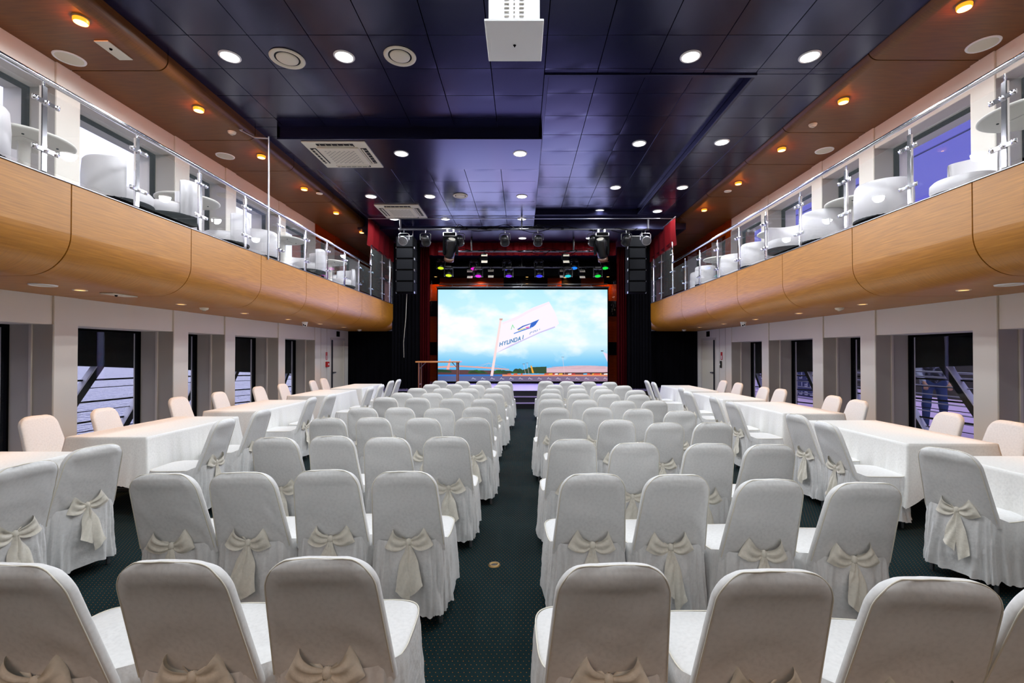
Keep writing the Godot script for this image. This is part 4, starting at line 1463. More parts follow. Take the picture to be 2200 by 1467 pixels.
	# coloured LED heads on the rear bar
	var led := [[-2.72, 2.86, "yellow", Color(0.85, 0.95, 0.1), 1.0], [-2.42, 2.58, "yellow", Color(0.85, 0.95, 0.1), 1.0], [-1.61, 2.84, "magenta", Color(1.0, 0.1, 0.85), 1.0], [-1.44, 2.56, "magenta", Color(0.9, 0.15, 0.9), 1.0],
		[-0.50, 2.82, "dark blue", Color(0.12, 0.08, 0.7), 0.4], [-0.43, 2.56, "violet", Color(0.5, 0.15, 1.0), 1.0], [0.57, 2.84, "unlit", Color(0.03, 0.03, 0.08), 0.0], [0.58, 2.56, "blue", Color(0.2, 0.2, 1.0), 1.0],
		[1.76, 2.86, "sky blue", Color(0.1, 0.55, 1.0), 1.0], [1.53, 2.56, "teal", Color(0.1, 0.8, 0.8), 0.8], [2.80, 2.86, "green", Color(0.05, 0.9, 0.25), 1.0], [2.52, 2.56, "green", Color(0.05, 0.9, 0.25), 1.0]]
	for k in led.size():
		var L: Array = led[k]
		led_head(Vector3(L[0], L[1] + 1.6, -15.4 - (0.2 if k % 2 == 0 else 0.0)), "small black stage light with %s LED face, %s" % [L[2], ("upper, " if k % 2 == 0 else "lower, ") + ("left" if k < 4 else "middle" if k < 8 else "right") + " of the rear bar"], L[3], L[4])
	# flood lights with barn doors
	for q3 in [[-1.13, 4.62, 13.9, "left, middle bar"], [1.30, 4.62, 13.9, "right, middle bar"], [-1.05, 4.46, 15.6, "left, rear bar"], [1.34, 4.46, 15.6, "right, rear bar"], [-1.75, 4.44, 15.6, "far left, rear bar"], [2.0, 4.44, 15.6, "far right, rear bar"]]:
		flood(Vector3(q3[0], q3[1], -q3[2]), "small black flood lamp with pale barn doors, %s" % q3[3])
	# hanging crystal strands beside the screen
	for s in [-1, 1]:
		st = ST()
		var r := RandomNumberGenerator.new()
		r.seed = 5 + s
		for k in 26:
			var p := Vector3(s * (3.38 + r.randf() * 0.28), 3.0 + r.randf() * 1.1, -17.6 + r.randf() * 0.2)
			lathe(st, [[0.0, 0.02], [0.010, 0.0], [0.0, -0.028]], 5, p)
		for k in 5:
			var x: float = s * (3.4 + k * 0.06)
			tube(st, pv([Vector3(x, 4.3, -17.5), Vector3(x, 3.1 + 0.1 * k, -17.5)]), 0.003, 4)
		var m := part("crystal_strands", done(st), M.chrome, self)
		tag(m, "glittering crystal strands hanging %s of the screen" % ("left" if s < 0 else "right"), "decoration", "", "stuff")
	for q4 in [[1.75, 17.7, "right pair, nearer"], [1.68, 18.0, "right pair, farther"], [-1.6, 17.85, "left"], [0.2, 17.85, "centre"], [-3.3, 17.8, "far left"], [3.3, 17.8, "far right"]]:
		soffit_light(Vector3(q4[0], 4.498, -q4[1]), "above the screen, %s" % q4[2], 0.8, true)

const SCREEN_E := 13.0

func bar(nm: String, a: Vector3, b: Vector3, hang: Array, r: float):
	var o := thing("lighting_bar", "horizontal steel lighting bar with black cables, %s of the three over the stage" % nm, "lighting bar")
	var st := ST()
	tube(st, pv([a, b]), r, 10)
	part("tube", done(st), M.bar, o)
	for x in hang:
		boxat(x - 0.02, x + 0.02, a.y, 5.08, -a.z - 0.02, -a.z + 0.02, "hanger", M.dark_metal if nm != "front" else M.bar, o)
	st = ST()
	var r2 := RandomNumberGenerator.new()
	r2.seed = nm.length() * 7
	for k in 26:
		var x := lerpf(a.x + 0.2, b.x - 0.5, r2.randf())
		var dx := r2.randf_range(0.25, 0.9)
		var sag := r2.randf_range(-0.06, 0.10)
		var p := PackedVector3Array()
		for i in 9:
			var u := i / 8.0
			p.append(Vector3(x + dx * u, a.y + 0.02 + sag * 4 * u * (1 - u) * (1 if k % 3 else -1.4), a.z + 0.04 * sin(u * 9 + k)))
		tube(st, p, 0.009, 5)
	part("cables", done(st), M.black, o)

func clamp_part(o: Node3D, h: float, m: Material):
	var st := ST()
	tube(st, pv([Vector3(0, 0.0, 0.03), Vector3(0, 0.035, 0.0), Vector3(0, 0.02, -0.03), Vector3(0, -h, 0)]), 0.011, 6)
	part("clamp", done(st), m, o)

func par_can(p: Vector3, label: String, silver: bool):
	var o := thing("par_lamp", label, "stage light", p, 0, "round lamps on the front bar")
	clamp_part(o, 0.07, M.steel)
	var b := Basis(Vector3.RIGHT, 0.5 if silver else -2.5)
	var c := Vector3(0, -0.24, 0)
	var bm: Material = M.steel if silver else M.dark_metal
	var st := ST()
	lathe(st, [[0.0, -0.13], [0.05, -0.13], [0.09, -0.10], [0.105, -0.05], [0.11, 0.10], [0.122, 0.105], [0.122, 0.125], [0.10, 0.125]], 24, c, Basis(Vector3.RIGHT, PI / 2) * b if false else Basis(Vector3.RIGHT, (PI / 2 + 0.45) if silver else -(PI / 2 + 0.5)))
	part("body", done(st), bm, o)
	var ax := Basis(Vector3.RIGHT, (PI / 2 + 0.45) if silver else -(PI / 2 + 0.5))
	st = ST()
	lathe(st, [[0.0, 0.118], [0.05, 0.119], [0.10, 0.116]], 24, c, ax)
	part("face", done(st), M.dark_metal if silver else M.black, o)
	if silver:
		st = ST()
		for j in 9:
			for i in 9:
				var u := Vector2(i - 4, j - 4) * 0.022 + Vector2(0.011 if j % 2 else 0.0, 0)
				if u.length() < 0.092: lathe(st, [[0.0, 0.124], [0.006, 0.122], [0.008, 0.117]], 6, c + ax * Vector3(u.x, 0, u.y), ax)
		tag(part("led_grid", done(st), M.steel, o), "grid of small lens domes", "", "", "stuff")
	st = ST()
	tube(st, pv([Vector3(-0.135, -0.24, 0), Vector3(-0.135, -0.10, 0), Vector3(-0.10, -0.07, 0), Vector3(0.10, -0.07, 0), Vector3(0.135, -0.10, 0), Vector3(0.135, -0.24, 0)]), 0.010, 6)
	part("yoke", done(st), M.steel if silver else M.dark_metal, o)

func mover(p: Vector3, label: String, k: float, tilt: float):
	var o := thing("moving_head_light", label, "stage light", p, 0, "large moving head lights")
	for sx in [-0.1, 0.1]:
		part("clamp", box(Vector3(0.05, 0.10, 0.06), 0.01), M.white_bright, o, Vector3(sx * 0.8, -0.01, 0))
	part("base", box(Vector3(0.36, 0.11, 0.28), 0.02), M.steel, o, Vector3(0, -0.115, 0))
	part("base_face", box(Vector3(0.30, 0.07, 0.012), 0.004), M.black, o, Vector3(0, -0.115, 0.142))
	var st := ST()
	for sx in [-1.0, 1.0]:
		abox(st, Vector3(sx * 0.165, -0.40, 0), Vector3(0.055, 0.44, 0.16), 0.02)
	abox(st, Vector3(0, -0.205, 0), Vector3(0.38, 0.07, 0.18), 0.02)
	part("yoke", done(st), M.black, o)
	st = ST()
	var b := Basis(Vector3(0, 0, 1), tilt * 0.55) * Basis(Vector3.RIGHT, 0.62)
	lathe(st, [[0.0, 0.27], [0.10, 0.27], [0.118, 0.25], [0.128, 0.18], [0.135, 0.0], [0.13, -0.16], [0.12, -0.24], [0.095, -0.25], [0.09, -0.22], [0.0, -0.21]], 28, Vector3(0, -0.46, 0), b)
	part("head", done(st), M.dark_metal, o)
	st = ST()
	lathe(st, [[0.0, 0.275], [0.03, 0.277], [0.085, 0.275], [0.092, 0.268]], 24, Vector3(0, -0.46, 0), b)
	part("rear_cap", done(st), M.reveal, o)
	st = ST()
	lathe(st, [[0.08, -0.24], [0.125, -0.235], [0.13, -0.34], [0.11, -0.35], [0.10, -0.30]], 24, Vector3(0, -0.46, 0), b)
	part("lens_hood", done(st), mat(Color(0.30, 0.18, 0.12), 0.4), o)

func led_head(p: Vector3, label: String, c: Color, k: float):
	var o := thing("led_stage_light", label, "stage light", p, 0, "coloured LED heads on the rear bar")
	var st := ST()
	abox(st, Vector3(0, 0.22, 0), Vector3(0.20, 0.07, 0.16), 0.015)
	part("base", done(st), M.dark_metal, o)
	st = ST()
	for sx in [-1.0, 1.0]: abox(st, Vector3(sx * 0.125, 0.08, 0), Vector3(0.03, 0.26, 0.09), 0.012)
	abox(st, Vector3(0, 0.185, 0), Vector3(0.26, 0.035, 0.10), 0.012)
	part("yoke", done(st), M.dark_metal, o)
	var ax := Basis(Vector3.RIGHT, -0.32)
	o.scale = Vector3.ONE * 1.12
	st = ST()
	lathe(st, [[0.0, 0.14], [0.06, 0.13], [0.095, 0.08], [0.105, 0.0], [0.105, -0.05], [0.09, -0.055]], 22, Vector3(0, 0.02, 0), ax)
	part("head", done(st), M.dark_metal, o)
	st = ST()
	lathe(st, [[0.0, -0.050], [0.09, -0.050]], 22, Vector3(0, 0.02, 0), ax)
	part("face", done(st), M.black, o)
	st = ST()
	for j in 7:
		for i in 7:
			var u := Vector2(i - 3, j - 3) * 0.026 + Vector2(0.013 if j % 2 else 0.0, 0)
			if u.length() < 0.086: lathe(st, [[0.0, -0.060], [0.006, -0.058], [0.0085, -0.050]], 7, Vector3(0, 0.02, 0) + ax * Vector3(u.x, 0, u.y), ax)
	var g := part("led_lenses", done(st), glow(c, 1.3) if k > 0 else M.black, o)
	tag(g, "cluster of small coloured LED lenses", "", "", "stuff")
	if k > 0.5: spot(o, Vector3(0, -0.07, 0.02), c, 0.35 * k, 28.0, 0.06)

func flood(p: Vector3, label: String):
	var o := thing("flood_lamp", label, "stage light", p, 0, "flood lamps with barn doors")
	clamp_part(o, 0.06, M.dark_metal)
	var st := ST()
	abox(st, Vector3(0, -0.16, 0), Vector3(0.20, 0.17, 0.17), 0.02, Basis(Vector3.RIGHT, 0.4))
	part("body", done(st), M.black, o)
	for k in 2:
		st = ST()
		abox(st, Vector3(0.02, -0.13 - 0.20 * k, 0.10 + 0.02 * k), Vector3(0.18, 0.012, 0.12), 0.003, Basis(Vector3.RIGHT, 0.7))
		part("barn_door", done(st), M.ivory, o)
# ------------------------------------------------------------------ balcony furniture
func make_tub(at: Vector3, turn: float, label: String) -> Node3D:
	var o := thing("tub_chair", label, "chair", at, turn, "white tub chairs on the balconies")
	if not meshes.has("tub"):
		# back shell: an arc of 210 degrees open towards -z
		var st := ST()
		var rows := []
		var n := 30
		for i in n:
			var u := float(i) / (n - 1) * 2 - 1
			var a := PI / 2 + u * 1.36
			var e := 1.0 - pow(maxf(absf(u) - 0.93, 0) / 0.07, 2.0) * 0.5
			var hh := 0.755 - 0.03 * pow(absf(u), 6.0)
			var ring := PackedVector3Array()
			for q in [[0.325, 0.25], [0.345, 0.27], [0.352, 0.55], [0.340, hh - 0.02], [0.325, hh + 0.003], [0.300, hh + 0.004], [0.284, hh - 0.015], [0.275, 0.55], [0.275, 0.30], [0.285, 0.25]]:
				var rr: float = 0.315 + (q[0] - 0.315) * e
				ring.append(Vector3(cos(a) * rr, q[1], sin(a) * rr))
			rows.append(ring)
		grid(st, rows, true)
		for e in [0, n - 1]:
			var r: PackedVector3Array = rows[e]
			var c := Vector3.ZERO
			for p in r: c += p / r.size()
			for j in r.size(): tri(st, c, r[j], r[(j + 1) % r.size()], rows[n / 2][0])
		meshes.tub = done(st)
		st = ST()
		lathe(st, [[0.0, 0.455], [0.22, 0.452], [0.285, 0.44], [0.315, 0.41], [0.318, 0.34], [0.305, 0.285]], 36, Vector3(0, 0, -0.02))
		meshes.tub_seat = done(st)
		st = ST()
		lathe(st, [[0.345, 0.285], [0.35, 0.265], [0.33, 0.235], [0.12, 0.20], [0.0, 0.20]], 36)
		meshes.tub_base = done(st)
		st = ST()
		lathe(st, [[0.03, 0.21], [0.03, 0.04], [0.05, 0.025], [0.22, 0.018], [0.235, 0.0]], 28)
		meshes.tub_foot = done(st)
	o.scale = Vector3.ONE * 0.93
	part("back_shell", meshes.tub, M.leather, o)
	part("seat", meshes.tub_seat, M.leather, o)
	part("under_base", meshes.tub_base, M.charcoal, o)
	part("pedestal", meshes.tub_foot, M.chrome, o)
	return o

func make_round_table(at: Vector3, label: String) -> Node3D:
	var o := thing("round_table", label, "table", at, 0, "round white tables on the balconies")
	if not meshes.has("rt"):
		var st := ST()
		lathe(st, [[0.0, 0.705], [0.34, 0.705], [0.375, 0.712], [0.39, 0.722], [0.39, 0.735], [0.383, 0.742], [0.0, 0.744]], 44)
		meshes.rt = done(st)
		st = ST()
		lathe(st, [[0.055, 0.705], [0.05, 0.66], [0.045, 0.05], [0.06, 0.03], [0.20, 0.02], [0.22, 0.0]], 24)
		meshes.rt_stem = done(st)
		st = ST()
		lathe(st, [[0.0, 0.698], [0.010, 0.698], [0.011, 0.706]], 10)
		meshes.rt_screw = done(st)
	part("tabletop", meshes.rt, M.white, o)
	part("pedestal", meshes.rt_stem, M.white, o)
	part("mounting_plate", box(Vector3(0.24, 0.012, 0.24), 0.003), M.white, o, Vector3(0, 0.70, 0))
	for k in 4: part("screw", meshes.rt_screw, M.black, o, Vector3(0.17 if k % 2 else -0.17, 0, 0.17 if k > 1 else -0.17))
	return o

func balcony_furniture():
	var DL := 3.035
	var DR := 3.052
	var L := [[-5.05, 4.70], [-4.77, 6.63], [-4.60, 8.94], [-4.62, 11.2]]
	for k in L.size(): make_round_table(Vector3(L[k][0], DL, -L[k][1]), "round white pedestal table on the left balcony, %s from the camera" % ORD[k])
	# turn: the open side of a tub chair looks along -z before it is turned
	var CL := [[-4.78, 3.90, 2.3], [-4.60, 5.30, -0.45], [-4.42, 5.85, 2.3], [-4.62, 7.25, 2.13], [-4.70, 8.30, 0.5], [-4.95, 10.25, 3.3], [-4.44, 9.7, 2.2], [-4.60, 11.9, 2.6], [-4.9, 12.6, 3.0]]
	for k in CL.size(): make_tub(Vector3(CL[k][0], DL, -CL[k][1]), CL[k][2], "white tub chair on the left balcony, %s from the camera" % ORD[k])
	var R := [[4.66, 4.20], [4.86, 6.75], [4.74, 8.50], [4.67, 10.9]]
	for k in R.size(): make_round_table(Vector3(R[k][0], DR, -R[k][1]), "round white pedestal table on the right balcony, %s from the camera" % ORD[k])
	var CR := [[4.80, 5.0, 1.57], [4.66, 5.98, -0.67], [4.68, 7.2, -0.55], [4.42, 7.75, 2.6], [4.72, 9.3, -0.5], [4.78, 10.4, -0.45], [4.72, 11.75, -1.2], [4.9, 12.6, -0.6]]
	for k in CR.size(): make_tub(Vector3(CR[k][0], DR, -CR[k][1]), CR[k][2], "white tub chair on the right balcony, %s from the camera" % ORD[k])

# ------------------------------------------------------------------ tables with cloths
func cloth_mesh(w: float, l: float, drop: float, wall_drop: float, wall_sign: float, sd: int) -> ArrayMesh:
	var st := ST()
	var nn := FastNoiseLite.new()
	nn.seed = 100 + sd
	nn.frequency = 1.0
	# outline of the top
	var out := []
	var hw := w / 2
	var hl := l / 2
	var per := []
	var step := 0.02
	var cs := [Vector2(-hw, -hl), Vector2(hw, -hl), Vector2(hw, hl), Vector2(-hw, hl)]
	for k in 4:
		var a: Vector2 = cs[k]
		var b: Vector2 = cs[(k + 1) % 4]
		var n := int(a.distance_to(b) / step)
		for i in n: per.append([a.lerp(b, float(i) / n), k, float(i) / n, a.distance_to(b)])
	var rows := []
	var T := [0.0, 0.02, 0.06, 0.14, 0.26, 0.40, 0.55, 0.70, 0.85, 1.0]
	var y0 := 0.766
	for t in T:
		var r := PackedVector3Array()
		for q in per:
			var p: Vector2 = q[0]
			var nrm: Vector2 = [Vector2(0, -1), Vector2(1, 0), Vector2(0, 1), Vector2(-1, 0)][q[1]]
			# nearness to a corner
			var dc: float = minf(q[2], 1.0 - q[2]) * q[3]
			var prevn: Vector2 = [Vector2(0, -1), Vector2(1, 0), Vector2(0, 1), Vector2(-1, 0)][(q[1] + 3) % 4]
			var nextn: Vector2 = [Vector2(0, -1), Vector2(1, 0), Vector2(0, 1), Vector2(-1, 0)][(q[1] + 1) % 4]
			var cw := exp(-dc * dc / 0.012)
			var dirv := (nrm + (prevn if q[2] < 0.5 else nextn) * cw).normalized()
			var s: float = (q[1] * 2.0 + q[2]) * 3.0
			var fold := nn.get_noise_2d(p.x * 4.5 + s, p.y * 4.5) * 0.05 + sin(s * 9.0 + nn.get_noise_1d(s) * 5.0) * 0.010
			var o: float = 0.004 + t * 0.020 + pow(t, 1.3) * (fold + 0.10 * cw + 0.02)
			o = maxf(o, 0.004 + 0.004 * t)
			var dr := drop
			if nrm.x * wall_sign > 0.5: dr = lerpf(wall_drop, drop, cw)
			elif p.x * wall_sign > hw - 0.25: dr = lerpf(drop, (drop + wall_drop) / 2, clampf((p.x * wall_sign - hw + 0.25) / 0.25, 0, 1))
			dr += 0.10 * cw + nn.get_noise_2d(p.x * 2 + 20, p.y * 2) * 0.05
			var y: float = y0 - t * dr
			if t == 0.0: o = -0.004
			elif t == 0.02: y = y0 - 0.008
			r.append(Vector3(p.x + dirv.x * o, y, p.y + dirv.y * o))
		rows.append(r)
	grid(st, rows, true)
	# top, slightly rumpled
	var nx := 10
	var nz := 20
	var tr := []
	for j in nz:
		var r := PackedVector3Array()
		for i in nx:
			var u := float(i) / (nx - 1) * 2 - 1
			var v := float(j) / (nz - 1) * 2 - 1
			var e := 1.0 if absf(u) > 0.99 or absf(v) > 0.99 else 0.0
			r.append(Vector3(u * (hw - 0.004), y0 + (1 - e) * (nn.get_noise_2d(u * 1.6, v * 3.0) * 0.002), v * (hl - 0.004)))
		tr.append(r)
	grid(st, tr, false, true)
	return done(st)

func tables():
	var TL := [[-4.5, -3.72, 2.42, 3.93], [-4.5, -3.70, 4.60, 6.08], [-4.52, -3.72, 6.62, 8.20], [-4.52, -3.72, 8.98, 10.45], [-4.45, -3.72, 10.85, 12.4]]
	var TR := [[3.44, 4.25, 2.25, 3.76], [3.53, 4.36, 4.27, 5.74], [3.58, 4.42, 6.38, 7.87], [3.55, 4.30, 8.22, 9.66], [3.55, 4.25, 10.1, 11.85]]
	var dark := mat(Color(0.05, 0.045, 0.045), 0.5)
	for s in [0, 1]:
		var A: Array = TL if s == 0 else TR
		for k in 5:
			var q: Array = A[k]
			var c := Vector3((q[0] + q[1]) / 2, 0, -(q[2] + q[3]) / 2)
			var w: float = q[1] - q[0]
			var l: float = q[3] - q[2]
			var where := "%s along the %s wall from the camera" % [ORD[k], "left" if s == 0 else "right"]
			var t := thing("folding_table", "long dark legged table under a white cloth, %s" % where, "table", c, 0, "tables along the side walls")
			part("tabletop", box(Vector3(w - 0.02, 0.03, l - 0.02), 0.004), M.wood_stage, t, Vector3(0, 0.745, 0))
			for z in [-1, 1]:
				for x in [-1, 1]: part("leg", box(Vector3(0.05, 0.73, 0.05), 0.004), dark, t, Vector3(x * (w / 2 - 0.12), 0.365, z * (l / 2 - 0.16)))
				part("crossbar", box(Vector3(w - 0.29, 0.03, 0.03), 0.004), dark, t, Vector3(0, 0.20, z * (l / 2 - 0.16)))
			var cl := part("tablecloth", cloth_mesh(w, l, 0.46 if k != 2 else 0.50, 0.24, -1.0 if s == 0 else 1.0, k + 7 * s), M.linen, self, c)
			tag(cl, "white draped tablecloth on the table that is %s" % where, "tablecloth", "white cloths on the side tables")

# ------------------------------------------------------------------ covered chairs
func back_hw(y: float) -> float:
	var top := 0.925
	var r := 0.095
	var w := lerpf(0.214, 0.183, clampf((y - 0.46) / 0.40, 0, 1))
	if y > top - r: w -= r - sqrt(maxf(r * r - pow(y - top + r, 2), 0.0))
	return w

func back_z(y: float) -> float:
	return 0.200 + (y - 0.46) * 0.33

func seat_pt(a: float, k: float) -> Vector3:
	var c := cos(a)
	var s := sin(a)
	var w := 0.224 if s < 0 else lerpf(0.224, 0.206, s)
	return Vector3(w * signf(c) * pow(absf(c), 0.42) * k, 0, (-0.028 + 0.228 * signf(s) * pow(absf(s), 0.42)) * k)

func make_chair(v: int) -> Node3D:
	var o := thing("covered_chair", "prototype", "chair")
	o.set_meta("base", "covered_chair")
	var nn := FastNoiseLite.new()
	nn.seed = 300 + v * 17
	nn.frequency = 1.0
	var r := RandomNumberGenerator.new()
	r.seed = 50 + v
	# --- back cover: a soft slab
	var st := ST()
	var ys := []
	for j in 15: ys.append(0.44 + 0.40 * j / 14.0)
	for j in 12: ys.append(0.84 + 0.085 * sin(PI / 2 * (j + 1) / 12.0))
	var rows := []
	var N := 52
	var dirx := r.randf_range(-5, 5)
	for y in ys:
		var hw := back_hw(y)
		var th := 0.030 * sqrt(clampf((0.93 - y) / 0.03, 0.10, 1.0))
		var ring := PackedVector3Array()
		for i in N:
			var a := TAU * i / N
			var c := cos(a)
			var s := sin(a)
			var x := hw * signf(c) * pow(absf(c), 0.38)
			var z := th * signf(s) * pow(absf(s), 0.55)
			var edge := clampf((hw - absf(x)) / 0.05, 0, 1)
			if s > 0:
				z += edge * (0.010 * exp(-pow((y - 0.875) / 0.028, 2)) + 0.004 * exp(-pow((y - 0.60) / 0.12, 2)) * -1.0)
				z += edge * (nn.get_noise_2d(x * 5.0 + y * dirx, y * 2.6) * 0.013 + nn.get_noise_2d(x * 18 + 9, y * 11) * 0.0016 + 0.0035 * sin(x * dirx * 9.0 + y * 26.0 + v) * clampf(nn.get_noise_2d(x * 3 + 70, y * 3) * 2.0, 0, 1))
				z += (1 - edge) * nn.get_noise_2d(x * 3, y * 30) * 0.003
			var yy: float = y + 0.010 * (1 - pow(x / maxf(back_hw(0.8), 0.01), 2)) * smoothstep(0.84, 0.925, y) + nn.get_noise_1d(x * 9) * 0.003 * smoothstep(0.86, 0.925, y)
			ring.append(Vector3(x, yy, back_z(y) + z))
		rows.append(ring)
	grid(st, rows, true, true)
	var cen := Vector3.ZERO
	var last: PackedVector3Array = rows[-1]
	for p in last: cen += p / N
	var cap := []
	for k in [0.0, 0.5, 1.0]:
		var rg := PackedVector3Array()
		for p in last: rg.append(p.lerp(cen + Vector3(0, 0.004, 0), k))
		cap.append(rg)
	grid(st, cap, true, true)
	var back := part("back_cover", done(st), M.cloth, o)
	# piping round the back panel
	st = ST()
	var path := PackedVector3Array()
	var pys := []
	for j in 13: pys.append(0.475 + 0.365 * j / 12.0)
	for j in 9: pys.append(0.84 + 0.083 * sin(PI / 2 * (j + 1) / 9.0))
	var rim := func(x, y):
		var arch: float = (0.010 * (1 - pow(x / 0.183, 2)) + nn.get_noise_1d(x * 9) * 0.003) * smoothstep(0.84, 0.925, y)
		return Vector3(x * 0.968, y + arch + 0.0015 * smoothstep(0.9, 0.925, y), back_z(y) + 0.0195 - 0.009 * smoothstep(0.885, 0.925, y))
	for y in pys: path.append(rim.call(-back_hw(y), y))
	var xt := back_hw(0.923)
	for j in range(1, 8): path.append(rim.call(lerpf(-xt, xt, j / 8.0), 0.9235))
	pys.reverse()
	for y in pys: path.append(rim.call(back_hw(y), y))
	tube(st, path, 0.0028, 6)
	part("piping", done(st), M.piping, back)
	# --- seat cover
	st = ST()
	rows = []
	for q in [[1.0, 0.452], [1.012, 0.463], [1.0, 0.472], [0.96, 0.479], [0.7, 0.486], [0.4, 0.489], [0.0005, 0.489]]:
		var ring := PackedVector3Array()
		for i in 56:
			var p := seat_pt(TAU * i / 56, q[0])
			ring.append(Vector3(p.x, q[1] + nn.get_noise_2d(p.x * 8, p.z * 8) * 0.003, p.z))
		rows.append(ring)
	grid(st, rows, true, true)
	var seat := part("seat_cover", done(st), M.cloth, o)
	st = ST()
	path = PackedVector3Array()
	for i in 64:
		var p := seat_pt(TAU * i / 64, 1.012)
		path.append(Vector3(p.x, 0.474, p.z))
	tube(st, path, 0.0028, 6, true)
	part("piping", done(st), M.piping, seat)
	# --- gathered skirt
	st = ST()
	rows = []
	var SN := 168
	var nf := r.randi_range(19, 24)
	for j in 15:
		var t := j / 14.0
		var ring := PackedVector3Array()
		for i in SN:
			var a := TAU * i / SN
			var p := seat_pt(a, 1.006)
			var bk := smoothstep(0.08, 0.17, p.z)
			var d := Vector2(p.x * 1.0, (p.z + 0.03)).normalized()
			var ytop := 0.466 + 0.045 * bk
			var hem := 0.075 + 0.030 * nn.get_noise_2d(cos(a) * 1.6, sin(a) * 1.6)
			var soft := sin(a * nf + nn.get_noise_1d(a * 2.2) * 4.0)
			var big := nn.get_noise_2d(cos(a) * 2.6 + 7, sin(a) * 2.6 + t * 0.5)
			var mid := sin(a * 10.0 + nn.get_noise_1d(a * 1.7 + 50) * 5.0)
			var o2 := 0.005 + 0.016 * sqrt(t) + 0.036 * t + soft * (0.006 * (1 - t) + 0.0035 * t) * smoothstep(0.0, 0.12, t) + mid * 0.013 * t + big * 0.06 * t
			o2 += nn.get_noise_2d(a * 7 + 40, t * 6) * 0.007 * smoothstep(0.0, 0.2, t) + nn.get_noise_2d(a * 16, t * 14) * 0.0025 * smoothstep(0.0, 0.2, t)
			o2 = maxf(o2, 0.002)
			var back_push := bk * (0.038 + 0.014 * (1 - t) - 0.02 * t)
			ring.append(Vector3(p.x + d.x * o2 * 0.48, lerpf(ytop, hem, t), p.z + d.y * o2 + back_push))
		rows.append(ring)
	grid(st, rows, true)
	part("skirt", done(st), M.satin, o)
	# --- bow on the back
	var bz := back_z(0.505) + 0.036
	var bow := Node3D.new()
	bow.name = "bow"
	var kx := r.randf_range(-0.015, 0.015)
	bow.position = Vector3(kx, 0.503 + r.randf_range(-0.006, 0.008), bz)
	bow.rotation.z = r.randf_range(-0.08, 0.08)
	o.add_child(bow, true)
	st = ST()
	rows = []
	for q in [[0.002, 0.024], [0.013, 0.018], [0.017, 0.006], [0.0165, -0.008], [0.012, -0.02], [0.002, -0.025]]:
		var ring := PackedVector3Array()
		for i in 12: ring.append(Vector3(cos(TAU * i / 12) * q[0] * 1.05, q[1], 0.012 + sin(TAU * i / 12) * q[0] * 0.9))
		rows.append(ring)
	grid(st, rows, true, true)
	part("knot", done(st), M.bow, bow)
	for sx in [-1.0, 1.0]:
		st = ST()
		rows = []
		var len := r.randf_range(0.094, 0.112)
		var lift := r.randf_range(0.028, 0.044)
		var h := r.randf_range(0.046, 0.054)
		var ph := r.randf_range(0, 6)
		for j in 27:
			var th := PI * j / 26.0
			var u := maxf(sin(th), 0.0)
			var ring := PackedVector3Array()
			for i in 13:
				var w := i / 12.0 * 2 - 1
				var hh := 0.013 + (h - 0.013) * pow(u, 0.65)
				var cy: float = lift * u * u - 0.013 * sin(PI * u) * (1.0 if w < 0 else 0.3)
				var x: float = sx * (0.006 + len * u - 0.026 * w * u * u)
				var z: float = 0.014 + 0.040 * cos(th) * u * (1.0 + 0.25 * w) + (0.0055 * sin(w * 7.0 + ph) * (1 - u) * u * 4.0) + 0.003 * sin(w * 3.0 + th * 3.0 + ph) * u
				ring.append(Vector3(x, cy + w * hh, maxf(z, -0.018)))
			rows.append(ring)
		grid(st, rows, false, sx > 0)
		part("loop", done(st), M.bow, bow)
		# tail
		st = ST()
		rows = []
		var tl := r.randf_range(0.21, 0.29)
		var tw := r.randf_range(0.030, 0.042)
		var sp := r.randf_range(0.022, 0.042)
		for j in 15:
			var t := j / 14.0
			var ring := PackedVector3Array()
			var w := lerpf(0.011, tw, smoothstep(0.0, 0.45, t))
			for i in 9:
				var u := i / 8.0 * 2 - 1
				var y: float = -0.012 - tl * t + (u * sx * 0.028 - 0.01 if j == 14 else 0.0) + (u * sx * 0.012 if j == 13 else 0.0)
				ring.append(Vector3(sx * (0.004 + sp * t) + u * w, y, 0.014 + 0.014 * (1 - u * u) * (1 - 0.4 * t) + 0.042 * t + 0.005 * sin(u * 4 + t * 8 + v)))
			rows.append(ring)
		grid(st, rows, false, true)
		part("tail", done(st), M.bow, bow)
	# --- legs
	if not meshes.has("leg"):
		st = ST()
		abox(st, Vector3(0, 0.22, 0), Vector3(0.022, 0.44, 0.022), 0.003)
		meshes.leg = done(st)
	for x in [-1, 1]:
		for z in [-1, 1]:
			part("leg", meshes.leg, M.steel, o, Vector3(x * 0.185, 0.0, -0.01 + z * 0.205))
	return o

var protos := []
var placed := []
func chair(px: float, pd: float, turn: float, label: String, group: String):
	# px, pd: where the top of its back stands
	var off := Vector3(0, 0, 0.355).rotated(Vector3.UP, turn)
	var at := Vector3(px, 0, -pd) - off
	var k := rng.randi() % protos.size()
	if not placed[k]:
		placed[k] = true
		var o: Node3D = protos[k]
		o.position = at
		o.rotation.y = turn
		o.set_meta("label", label)
		o.set_meta("group", group)
	else:
		copy_of(protos[k], at, turn, label, group)

